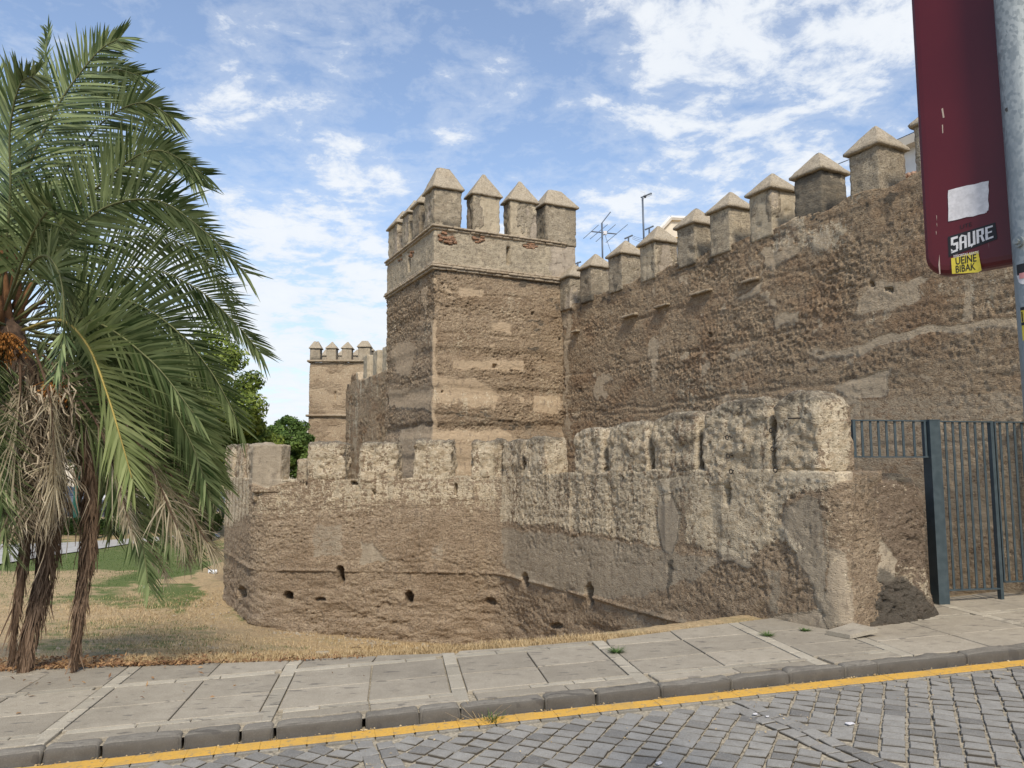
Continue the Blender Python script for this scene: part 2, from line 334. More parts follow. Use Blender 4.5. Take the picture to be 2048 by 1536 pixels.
def m_sett():
    t = NT('basalt_sett'); a = t.attr('mask'); r = t.sep(a.outputs['Color'])[0]; fin = t.noise(190, 2, .8); mid = t.noise(16, 5, .6)
    oi = t.N.new('ShaderNodeObjectInfo').outputs['Random']
    c = t.mix(r, (.15, .143, .13), (.34, .322, .285)); c = t.mix(t.math('MULTIPLY', t.rng(mid, .35, .7), .6), c, (.235, .215, .185))
    c = t.mix(t.math('MULTIPLY', t.rng(fin, .35, .75), .45), c, (.07, .068, .065)); c = t.mix(t.math('MULTIPLY', t.rng(t.noise(150, 2, .8, off=(5, 5, 5)), .52, .75), .6), c, (.46, .44, .40))
    gx3 = t.N.new('ShaderNodeSeparateXYZ'); t.L.new(t.geo.outputs['True Normal'], gx3.inputs[0]); c = t.mix(t.rng(gx3.outputs[2], .25, .80, 1, 0), c, (.085, .072, .055))   # grime, with joint shade painted in, on the flanks of the stones
    t.col(c).rough(.72); n1 = t.bump(mid, .45, .006); t.bump(fin, .3, .002, n1); return t.m
M_SETT = m_sett()
def m_yellow():
    t = NT('yellow_paint'); f = t.noise(26, 6, .7); g = t.noise(90, 4, .7)
    c = t.mix(t.rng(g, .3, .7), (.70, .41, .085), (.58, .33, .06)); c = t.mix(t.math('MULTIPLY', t.rng(f, .55, .63), .75), c, (.27, .22, .15)); c = t.mix(t.math('MULTIPLY', t.rng(t.noise(5, 4, .6), .45, .7), .4), c, (.36, .26, .12)); t.col(c).rough(.65); t.bump(g, .3, .003); return t.m
M_YEL = m_yellow()
def m_ground():
    t = NT('dry_ground'); a = t.attr('mask'); r, g, b = t.sep(a.outputs['Color'])[:3]
    n = t.noise(2.2, 6, .65); f = t.noise(28, 6, .75); c = t.mix(t.rng(f, .3, .7), (.29, .205, .115), (.52, .385, .215)); c = t.mix(t.math('MULTIPLY', t.rng(t.noise(7, 6, .7, off=(2, 2, 2)), .48, .66), .7), c, t.mix(t.rng(t.noise(50, 3, .7), .35, .65), (.20, .155, .085), (.34, .27, .15))); c = t.mix(t.math('MULTIPLY', t.rng(n, .5, .68), .5), c, (.25, .215, .10))
    c = t.mix(t.rng(t.math('ADD', t.math('ADD', g, t.math('MULTIPLY', t.math('SUBTRACT', f, .5), 1.1)), t.math('MULTIPLY', t.math('SUBTRACT', n, .5), 1.4)), .4, .8), c, t.mix(t.rng(f, .3, .7), (.07, .10, .025), (.15, .18, .06)))
    c = t.mix(t.math('MULTIPLY', r, .8), c, t.mix(t.rng(f, .35, .65), (.20, .105, .045), (.36, .17, .07))); c = t.mix(t.math('MULTIPLY', b, .85), c, t.mix(t.rng(f, .3, .7), (.13, .095, .06), (.22, .165, .11)))
    t.col(c).rough(.95); t.bump(f, .7, .02); return t.m
M_GROUND = m_ground()
def leafmat(name, c1, c2, trans=.25, rough=.5, sc=3):
    t = NT(name); n = t.noise(sc, 3, .6); a = t.attr('mask'); r = t.sep(a.outputs['Color'])[0]
    c = t.mix(t.rng(t.math('ADD', t.math('MULTIPLY', n, .5), t.math('MULTIPLY', r, .5)), .25, .75), c1, c2); t.col(c).rough(rough)
    tr = t.N.new('ShaderNodeBsdfTranslucent'); t.L.new(c, tr.inputs[0]); mx = t.N.new('ShaderNodeMixShader'); mx.inputs[0].default_value = trans
    t.L.new(t.b.outputs[0], mx.inputs[1]); t.L.new(tr.outputs[0], mx.inputs[2]); t.L.new(mx.outputs[0], t.N['Material Output'].inputs[0]); return t.m
M_FROND = leafmat('palm_leaflet', (.048, .078, .024), (.27, .32, .14), .16, .32, 2.5); M_FRONDY = leafmat('palm_leaflet_pale', (.20, .25, .085), (.38, .42, .18), .25, .38)
M_DEAD = leafmat('dead_palm_leaf', (.09, .065, .04), (.46, .38, .27), .1, .8, 6); M_DEADDK = leafmat('dead_palm_brown', (.085, .052, .032), (.21, .14, .09), .05, .85, 6)
M_STRAW = leafmat('straw_leaflet', (.26, .21, .13), (.56, .48, .33), .15, .8, 6); M_RACHIS = plain('palm_rachis', (.115, .12, .05), .6, 0, .25, 9); M_RACHY = plain('yellow_rachis', (.33, .25, .07), .6, 0, .2, 9); M_BOOT = plain('palm_leaf_base', (.24, .12, .055), .8, 0, .35, 14); M_DATE = plain('date_strand', (.30, .125, .03), .7, 0, .5, 30)
M_TRUNK = plain('palm_trunk_fibre', (.11, .07, .045), .95, 0, .4, 25)
M_LEAF = leafmat('tree_leaf', (.075, .12, .022), (.30, .36, .07), .4, .55, 1.2); M_LEAF2 = leafmat('tree_leaf_green', (.055, .105, .025), (.20, .29, .07), .35, .55, 1.2); M_BARK = plain('tree_bark', (.10, .08, .06), .95, 0, .3, 14)
M_GRASSD = leafmat('dry_grass_blade', (.34, .235, .115), (.60, .46, .26), .15, .8, 4); M_GRASSG = leafmat('green_grass_blade', (.045, .09, .02), (.11, .18, .045), .25, .7, 4); M_LITTER = leafmat('fallen_leaf', (.16, .08, .04), (.40, .245, .12), .1, .8, 18)
def m_steelpaint():
    t = NT('grey_blue_steel_paint'); f = t.noise(14, 5, .6); t.col(t.mix(t.rng(f, .35, .7), (.040, .057, .064), (.056, .076, .083))); t.rough(t.rng(f, .3, .7, .42, .6)); t.b.inputs['Specular IOR Level'].default_value = .4; return t.m
M_GATE = m_steelpaint()
def m_galv():
    t = NT('galvanised_steel'); v = t.sep(t.vor(190, (1, 1, .6), 'Color'))[0]; n = t.noise(5, 5, .6)
    c = t.mix(t.rng(v, 0, 1), (.19, .215, .22), (.26, .285, .29)); c = t.mix(t.math('MULTIPLY', t.rng(n, .45, .7), .5), c, (.17, .19, .19)); t.col(c).rough(t.rng(v, 0, 1, .42, .62)); t.b.inputs['Metallic'].default_value = .45; return t.m
M_GALV = m_galv()
def m_red():
    t = NT('dark_red_enamel'); n = t.noise(3, 4, .6); c = t.mix(t.rng(n, .3, .7), (.078, .005, .008), (.095, .007, .010)); sc = t.rng(t.noise(60, 3, .6, (1, 1, .12)), .74, .77)
    c = t.mix(t.math('MULTIPLY', sc, .4), c, (.3, .22, .2)); t.col(c).rough(.38); t.b.inputs['Specular IOR Level'].default_value = .4; return t.m
M_RED = m_red()
M_BLACK = plain('black_print', (.02, .02, .022), .5); M_WHITEP = plain('white_print', (.62, .60, .60), .6, 0, .12, 90); M_YSTK = plain('yellow_sticker', (.62, .50, .06), .5, 0, .1, 60); M_PINK = plain('pink_print', (.55, .25, .24), .6)
M_DKGLASS = plain('dark_window_glass', (.03, .035, .04), .15); M_WHITEW = plain('white_render', (.66, .64, .60), .9, 0, .08, 3); M_CREAM = plain('cream_render', (.60, .54, .44), .9, 0, .06, 3); M_OCHRE = plain('ochre_trim', (.52, .33, .12), .9, 0, .1, 5)
M_TILE = plain('roof_tile_clay', (.30, .19, .13), .9, 0, .35, 12); M_MAST = plain('antenna_steel', (.12, .14, .17), .5, .3); M_ASPH = plain('asphalt', (.07, .07, .072), .9, 0, .2, 20); M_PATH = plain('path_concrete', (.40, .39, .37), .9, 0, .12, 3)
M_GREENP = plain('green_lamp_paint', (.09, .30, .19), .5, 0, .1, 8); M_IRON = plain('rusted_iron', (.03, .025, .022), .7); M_PLASTIC = plain('white_litter', (.7, .72, .75), .4)

# ================================================================== GROUND
EDGE_S = [-12, -2.42, -1.35, -.23, .94, 2.13, 3.41, 4.0, 12]; EDGE_T = [8.6, 6.82, 6.60, 6.34, 6.15, 6.12, 6.32, 6.40, 7.3]
WALL_A0 = at(443, 1100, 14.9)[:2]; WALL_A1 = at(505, 1100, 12.15)[:2]; WALL_C = at(1000, 1100, 11.8)[:2]; WALL_E = at(1692, 1100, 6.42)[:2]
def ground_z(X, Y):
    s = X*EX+Y*EY; t = -X*EY+Y*EX; q = t-np.interp(s, EDGE_S, EDGE_T)
    side = .03*np.clip(X, -9, 9)
    low = np.interp(X, [-6, -4, -1, 0, 1.5], [-.98, -.98, -1.18, -1.3, -1.3]) 
    run = np.interp(X, [-6, -3.4, -1.2, .2], [6.2, 5.6, 4.6, 2.6]); st = np.interp(X, [-4, -2.4, -1.4, -.5], [.42, .38, .25, .36])
    f = np.clip((q-st)/run, 0, 1); f = f*(1.35-.35*f)  # a bank that eases out into the hollow
    z = side+.055+(low-side-.055)*np.clip(f, 0, 1)
    z = np.where(q < 0, side-.03, z)
    gx = np.clip((X-3.0)/.6, 0, 1); zr = side+.055-.19*sstep(.0, 1.1, q)
    z = z*(1-gx)+gx*np.where(q < 0, side-.03, zr)
    z = np.where(t < 4.85, side-.09, z)
    far = sstep(22, 60, np.hypot(X, Y)); return z*(1-far)+far*(-1.05)
def nonuni(a, b, c, d, step, n):
    l = a+(b-a)*(1-np.linspace(1, 0, n)**2.2); r = c+(d-c)*np.linspace(0, 1, n)**2.2
    return np.concatenate([l[:-1], np.arange(b, c, step), r])
gx_ = nonuni(-420, -8, 6.5, 420, .065, 26); gy_ = nonuni(-120, 3.5, 18, 900, .065, 26)
GX, GY = np.meshgrid(gx_, gy_, indexing='ij'); P = np.stack([GX.ravel(), GY.ravel(), np.zeros(GX.size)], 1)
P[:, 2] = ground_z(P[:, 0], P[:, 1])
near = (np.abs(P[:, 0]) < 9) & (P[:, 1] < 19) & (P[:, 1] > 3)
s_ = P[:, 0]*EX+P[:, 1]*EY; t_ = -P[:, 0]*EY+P[:, 1]*EX; q_ = t_-np.interp(s_, EDGE_S, EDGE_T)
bumpy = fbm(P, 1.4, 4, 3)*.05+fbm(P, 9, 3, 8)*.018; P[:, 2] += np.where(q_ > .12, bumpy*np.clip((q_-.1)/1.2, 0, 1), 0)
px, py = topx(P); jx = px+fbm(P, 2.5, 4, 5)*30; jy = py+fbm(P, 2.5, 4, 6)*14
G_ = np.maximum.reduce([pm(jx, jy, [(-900, 1125), (200, 1092), (330, 1100), (420, 1100), (400, 1150), (250, 1172), (0, 1190), (-900, 1260)], 8),
    .62*pm(jx, jy, [(-900, 1180), (250, 1165), (400, 1190), (380, 1225), (150, 1215), (-900, 1220)], 10), .50*pm(jx, jy, [(60, 1240), (350, 1235), (470, 1270), (380, 1310), (60, 1315)], 20),
    .85*pm(jx, jy, [(310, 1170), (380, 1165), (420, 1190), (360, 1215), (300, 1200)], 10), .6*pm(jx, jy, [(440, 1180), (480, 1230), (520, 1255), (470, 1240)], 8), .45*(P[:, 1] > 20)])
R_ = .85*np.clip(1-(q_-.25)/.3, 0, 1)*(s_ < -1.2)*(near)
B_ = pm(jx, jy, [(440, 1150), (520, 1258), (1000, 1290), (1000, 1270), (640, 1230), (480, 1150)], 22)*.9
ms = np.stack([R_, G_*(near | (P[:, 1] > 18)), B_*near, 0*R_], 1)
struct('ground', P, gridF(len(gx_), len(gy_)), M_GROUND, smooth=True, attr={'mask': ms})
# road bed, sidewalk bed
def sheet(name, s0, s1, t0, t1, z, mat, parent=None, n=12):
    V = [stw(s, t, z) for s in np.linspace(s0, s1, n) for t in (t0, t1)]; return struct(name, V, gridF(n, 2), mat, parent=parent)
road = struct('road', [stw(s, t, -.004) for s in np.linspace(-14, 14, 12) for t in (-6, 4.90)], gridF(12, 2), M_BED)
# sidewalk bed follows the ragged far edge
ss = np.linspace(-9, 9, 60); V = [];
for s in ss:
    te = np.interp(s, EDGE_S, EDGE_T)+.04
    for f in np.linspace(0, 1, 5): V.append(stw(s, 4.82+(te-4.82)*f, .066))
sidewalk = struct('sidewalk', V, gridF(60, 5), M_BED)

def prism(name, poly, z0, z1, mat, parent, seed=0, bev=.006, tilt=0, kind=None):
    """a stone from a plan polygon in kerb coordinates (s,t), slightly bevelled and out of level"""
    c = np.mean(poly, 0); rr = random.Random(seed); ta, tb = rr.uniform(-1, 1)*tilt, rr.uniform(-1, 1)*tilt; dz = rr.uniform(-1, 1)*tilt*.12
    V = []
    for (b, z) in ((0, z0), (0, z1-bev), (bev, z1)):
        for p in poly:
            d = np.array(p)-c; L = np.linalg.norm(d)+1e-9; q = c+d*(1-b/L*1.3)
            zz = z+((d[0]*ta+d[1]*tb)+dz if z > z0 else 0); V.append(stw(q[0], q[1], zz))
    n = len(poly); F = [tuple(range(2*n, 3*n))]
    for l in (0, 1): F += [(l*n+i, l*n+(i+1) % n, (l+1)*n+(i+1) % n, (l+1)*n+i) for i in range(n)]
    return mesh(name, V, F, mat, parent)
def rect(s0, s1, t0, t1, g=.006, j=.0, sh=0):
    r = random; return [(s0+g+r.uniform(-j, j)+sh*(t0-5.5), t0+g+r.uniform(-j, j)), (s1-g+r.uniform(-j, j)+sh*(t0-5.5), t0+g+r.uniform(-j, j)), (s1-g+r.uniform(-j, j)+sh*(t1-5.5), t1-g+r.uniform(-j, j)), (s0+g+r.uniform(-j, j)+sh*(t1-5.5), t1-g+r.uniform(-j, j))]
def cut_edge(poly):                    # pull corners that run past the ragged edge back onto it
    out = []
    for (s, t) in poly: out.append((s, min(t, max(poly[0][1]+.025, float(np.interp(s, EDGE_S, EDGE_T))+random.uniform(-.02, .03)))))
    return out
bands = [-5.04, -3.86, -2.68, -1.5, -.3, .88, 2.1, 3.42, 4.12, 5.63, 6.8, 8.0]; halves = {-5.04: -4.45, -3.86: -3.27, -2.68: -2.1, -1.5: -.87, -.3: .3, .88: 1.48, 2.1: 2.77, 4.12: 4.85, 5.63: 6.2, 6.8: 7.4}
sid = 0
def slab(poly, mat=None, tilt=.006, nm='paving_slab'):
    global sid; sid += 1
    p = cut_edge(poly)
    if max(x[1] for x in p)-min(x[1] for x in p) < .05: return None
    return prism(nm, p, .03, .085, mat or M_SLAB, sidewalk, sid, .004, tilt)
for i, b in enumerate(bands[:-1]):
    nb = bands[i+1]; right = b >= 4.0; hs = [b+.052]+([halves[b]] if b in halves else [])+[nb-.052]
    sh = .08
    rows = [(5.10, 5.51), (5.515, 5.985), (6.075, 6.60), (6.605, 7.2), (7.205, 7.8)] if b < 1.9 else [(5.10, 5.445), (5.45, 5.92), (5.925, 6.45), (6.455, 7.1)]
    if right: rows = [(4.895, 5.33), (5.335, 5.86), (5.94, 6.42), (6.425, 7.1)]
    for (t0, t1) in rows:
        for h0, h1 in zip(hs[:-1], hs[1:]): slab(rect(h0, h1, t0, t1, .0055, .002, sh))
    # the pale cross band, in pieces
    t = 4.90
    while t < 7.4:
        L = random.uniform(.24, .42); slab(rect(b-.05, b+.05, t, t+L, .003, .001, sh), M_STRIP, .003, 'border_stone'); t += L
    if not right:
        s = b+.052
        while s < nb-.06:
            e = min(nb-.052, s+random.choice([.22, .3, .38]));  e = nb-.052 if nb-e < .14 else e
            slab(rect(s, e, 5.035, 5.095, .003, .001), M_STRIP if random.random() < .8 else M_SLAB, .003, 'border_stone'); s = e
        s = b+.052
        while s < nb-.06:
            e = min(nb-.052, s+random.choice([.33, .52, .6])); e = nb-.052 if nb-e < .2 else e
            slab(rect(s, e, 4.905, 5.03, .003, .002), M_SLAB, .006); s = e
    if b < 1.9 or right:
        s = b+.052; tt = (5.99, 6.07) if not right else (5.865, 5.935)
        while s < nb-.06:
            e = min(nb-.052, s+random.choice([.3, .36, .42])); e = nb-.052 if nb-e < .2 else e
            slab(rect(s, e, tt[0], tt[1], .003, .001), M_STRIP, .003, 'border_stone'); s = e
# kerbstones
kj = [-9, -6.9, -5.2, -4.2, -3.3, -2.45]+[to_st(x, y, 0)[0] for x, y in [(85, 1530), (200, 1518), (364, 1502), (480, 1490), (547, 1484), (728, 1462), (839, 1450), (921, 1442), (1090, 1425), (1196, 1413), (1324, 1400), (1465, 1385), (1583, 1372), (1693, 1360), (1759, 1353), (1937, 1333)]]+[5.6, 6.3, 7.1, 8]
for i, (a, b) in enumerate(zip(kj[:-1], kj[1:])):
    g = random.choice([.005, .006, .010, .014]); L = b-a-g
    if L < .05: continue
    ax = np.array([[EX, EY, .03*EX], [-EY, EX, -.03*EY], [0, 0, 1]]); c = stw((a+b)/2, 4.785+.058, .012+random.uniform(-.004, .003))
    W, F = block(c, ax, (L, .118, .155), .022, .026, .016, i, 7, maxn=50)
    mesh('kerbstone', W, F, M_KERB, sidewalk, True)
# gutter stones and the painted line
s = -3.6; gi = 0; YV = []; YF = []
while s < 6.5:
    L = random.uniform(.105, .15); gi += 1; z = random.uniform(-.001, .001)
    prism('gutter_stone', rect(s, s+L, 4.615, 4.785, .004, .002), -.03, .012+z, M_GUT, road, gi, .004, .0)
    a, b = s+.0008, s+L-.0004; n0 = len(YV); j = [random.uniform(-.004, .004) for _ in range(4)]
    for (u, v, k) in ((a, 4.642+j[0], 0), (b, 4.642+j[1], 0), (b, 4.757+j[2], 0), (a, 4.757+j[3], 0)): YV.append(stw(u, v, .0165+z))
    for (u, v) in ((a, 4.642+j[0]), (b, 4.642+j[1]), (b, 4.757+j[2]), (a, 4.757+j[3])): YV.append(stw(u, v, .0125+z))
    YF += [(n0, n0+1, n0+2, n0+3)]+[(n0+4+k, n0+4+(k+1) % 4, n0+(k+1) % 4, n0+k) for k in range(4)]; s += L
struct('painted_line', YV, YF, M_YEL, parent=road)
# setts
ang = math.radians(90-27); u1 = np.array([math.cos(ang), math.sin(ang)]); u2 = np.array([math.sin(ang), -math.cos(ang)])
dv1 = [ground(1462, 1404, 0)[:2], ground(1745, 1532, 0)[:2]]; dv2 = [ground(742, 1474, 0)[:2], ground(775, 1545, 0)[:2]]
def strip_of(p, dv, wd=.105):
    d = (dv[1]-dv[0]); d /= np.linalg.norm(d); n = np.array([-d[1], d[0]]); r = p-dv[0]; return abs(r@n) < wd, r@d, r@n
setts = []
for i in range(-70, 90):
    wob = math.sin(i*.7)*.003
    for j in range(-70, 70):
        c = u1*(j*.105+random.uniform(-.002, .002)+.002*math.sin(i*2.1))+u2*(i*.128+wob+random.uniform(-.003, .003))
        s = c[0]*EX+c[1]*EY; t = -c[0]*EY+c[1]*EX
        if t > 4.585 or t < 1.2 or s < -4.5 or s > 6.5: continue
        if strip_of(c, dv1)[0] or (strip_of(c, dv2)[0]): continue
        setts.append((c, u2, u1, .1145, .0885))
for dv in (dv1, dv2):
    d = (dv[1]-dv[0]); d = d/np.linalg.norm(d); n = np.array([-d[1], d[0]])
    for k in range(-1, 36):
        for side in (-1, 1):
            c = dv[0]+d*(k*.125+(side+1)*.03)+n*side*.052; t = -c[0]*EY+c[1]*EX
            if 1.2 < t < 4.57: setts.append((c, d, n, .114, .092))
def sett_geo(e, rr):
    c, a, b, la, lb = e; la *= rr.uniform(.95, 1.02); lb *= rr.uniform(.95, 1.01); th = rr.gauss(0, .018); ca, sa = math.cos(th), math.sin(th); a2 = a*ca+b*sa; b2 = b*ca-a*sa
    zt = .009+rr.uniform(-.0022, .0022); tx, ty = rr.gauss(0, .018), rr.gauss(.0, .018); V = []
    js = [(rr.uniform(-.005, .005), rr.uniform(-.005, .005)) for _ in range(4)]
    for (k, zz) in ((1.0, -.03), (1.0, zt-.004), (.94, zt)):
        for (m, (x, y)) in enumerate(((-1, -1), (1, -1), (1, 1), (-1, 1))):
            q = c+a2*(x*la/2*k+js[m][0])+b2*(y*lb/2*k+js[m][1]); V.append((q[0], q[1], zz+.03*q[0]+(x*la*tx+y*lb*ty if zz > 0 else 0)))
    V.append((c[0], c[1], zt+.0015+.03*c[0]))
    F = [(l*4+i, l*4+(i+1) % 4, l*4+4+(i+1) % 4, l*4+4+i) for l in (0, 1) for i in range(4)]+[(8, 9, 12), (9, 10, 12), (10, 11, 12), (11, 8, 12)]
    return V, F
def vis_px(c):
    x, y = topx(np.array([[c[0], c[1], 0]])); return -30 < x[0] < 2078 and y[0] < 1560
setts.sort(key=lambda e: (not vis_px(e[0]), e[0][1])); rr = random.Random(3); sv = []; sf = []; sm = []
for k, e in enumerate(setts):
    V, F = sett_geo(e, rr); tone = rr.choice([.8, .85, .9, 1., .85, .75, .95, .6, .9, .2]) if rr.random() < .9 else rr.uniform(0, .5)
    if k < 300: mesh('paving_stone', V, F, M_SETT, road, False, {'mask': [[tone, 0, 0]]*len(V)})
    else:
        b = len(sv); sv += V; sf += [tuple(i+b for i in f) for f in F]; sm += [[tone, 0, 0]]*len(V)
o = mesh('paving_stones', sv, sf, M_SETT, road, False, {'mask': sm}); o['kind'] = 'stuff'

# ================================================================== masonry builder
def path_dense(pts, res, rad=.05):
    """polyline with rounded corners -> points, outward normals, arc length"""
    pts = [np.array(p, float) for p in pts]; out = [pts[0]]
    for i in range(1, len(pts)-1):
        a, b, c = pts[i-1], pts[i], pts[i+1]; r1 = min(rad, np.linalg.norm(a-b)/3, np.linalg.norm(c-b)/3)
        p0 = b+(a-b)/np.linalg.norm(a-b)*r1; p1 = b+(c-b)/np.linalg.norm(c-b)*r1
        for t in np.linspace(0, 1, 7): out.append((1-t)**2*p0+2*t*(1-t)*b+t*t*p1)
    out.append(pts[-1]); out = np.array(out); L = np.concatenate([[0], np.cumsum(np.linalg.norm(np.diff(out, axis=0), axis=1))])
    n = int(L[-1]/res)+1; s = np.linspace(0, L[-1], n); Q = np.stack([np.interp(s, L, out[:, k]) for k in (0, 1)], 1)
    T = np.gradient(Q, axis=0); T /= np.linalg.norm(T, axis=1, keepdims=True); N_ = np.stack([T[:, 1], -T[:, 0]], 1)   # outward on the right-hand side of travel
    return Q, N_, s
def wall(name, pts, zb, ztop, res, disp, maskf, mat, parent, thick=.4, rad=.05, inward=None, toprnd=.02, batter=0):
    Q, N_, s = path_dense(pts, res, rad); n = len(s); zt = ztop(s, Q) if callable(ztop) else np.full(n, ztop)
    nz = int((zt.max()-zb)/res)+1; f = np.linspace(0, 1, nz)
    Z = zb+(zt[:, None]-zb)*f[None, :]; P = np.zeros((n, nz, 3)); P[:, :, 0] = Q[:, 0:1]; P[:, :, 1] = Q[:, 1:2]; P[:, :, 2] = Z
    NN = np.zeros_like(P); NN[:, :, 0] = N_[:, 0:1]; NN[:, :, 1] = N_[:, 1:2]
    if batter: P = P+NN*(batter*(zt.max()-Z))[:, :, None]
    SS = np.repeat(s[:, None], nz, 1)
    # top rows go inward
    nt = 8; TP = np.zeros((n, nt, 3)); din = (np.linspace(0, 1, nt+1)[1:]*thick)
    inn = N_ if inward is None else -np.repeat(np.array([inward]), n, 0)
    TP[:, :, 0] = Q[:, 0:1]-inn[:, 0:1]*din[None, :]; TP[:, :, 1] = Q[:, 1:2]-inn[:, 1:2]*din[None, :]; TP[:, :, 2] = zt[:, None]
    TN = np.zeros_like(TP); TN[:, :, 2] = 1
    BP = TP[:, -1:, :].copy(); BP[:, :, 2] = zb
    A = np.concatenate([P, TP], 1).reshape(-1, 3); NA = np.concatenate([NN, TN], 1); NA[:, nz-1] = NA[:, nz-1]*.7+np.array([0, 0, .7]); NA = NA.reshape(-1, 3)
    SA = np.concatenate([SS, np.repeat(s[:, None], nt, 1)], 1).ravel()
    px, py = topx(A); mk = maskf(A, SA, px, py); d = disp(A, SA, px, py, mk); A2 = A+NA*d[:, None]
    m = nz+nt; A2 = A2.reshape(n, m, 3); full = np.concatenate([A2, BP], 1).reshape(-1, 3); mk = np.concatenate([mk.reshape(n, m, 4), np.zeros((n, 1, 4))], 1).reshape(-1, 4)
    return mesh(name, full, gridF(n, m+1), mat, parent, True, {'mask': mk})
def rough_disp(A, U, mk, amp=1., seed=0, pitamp=1.):
    ro = .55+.85*sstep(-.25, .40, fbm(A, .75, 3, seed+41, (1, 1, 2.6))); big = fbm(A, .7, 3, seed, (1, 1, 1.8))*.030
    e = fbm(A, 3.2, 3, seed+3, (1, 1, 2.6))*.017+fbm(A, 11, 3, seed+9, (1, 1, 1.5))*.011+fbm(A, 28, 2, seed+19)*.016
    c, v = cells(U+.03*fbm(A, 9, 2, 3), A[:, 2]*1.3, 12, seed+2); pit = np.where(v > .62, np.clip(.40-c, 0, 1)*.085, 0); c2, v2 = cells(U+3, A[:, 2]*1.2, 27, seed+4)
    pit = pit+np.where(v2 > .5, np.clip(.42-c2, 0, 1)*.060, -np.clip(.38-c2, 0, 1)*.050*(v2 > .1)); e = (e-pit*pitamp)*ro
    lift = A[:, 2]/.82+.16*fbm(A, .9, 3, seed+50); fl = np.abs(lift-np.round(lift)); e = e-.018*np.clip(1-fl/.05, 0, 1)*sstep(-.2, .3, fbm(A, 1.6, 2, seed+51))
    e = (big+e)*amp; sm = np.clip(np.maximum(mk[:, 1], mk[:, 2])*1.15, 0, 1); sm = sm*sstep(-.75, -.1, fbm(A, 7, 3, seed+31)+sm*.6-.3); return e*(1-sm*.85)+sm*.014
def ring(x, y, cx, cy, rx, ry): return np.clip(1.15-np.hypot((x-cx)/rx, (y-cy)/ry), 0, .6)/.6

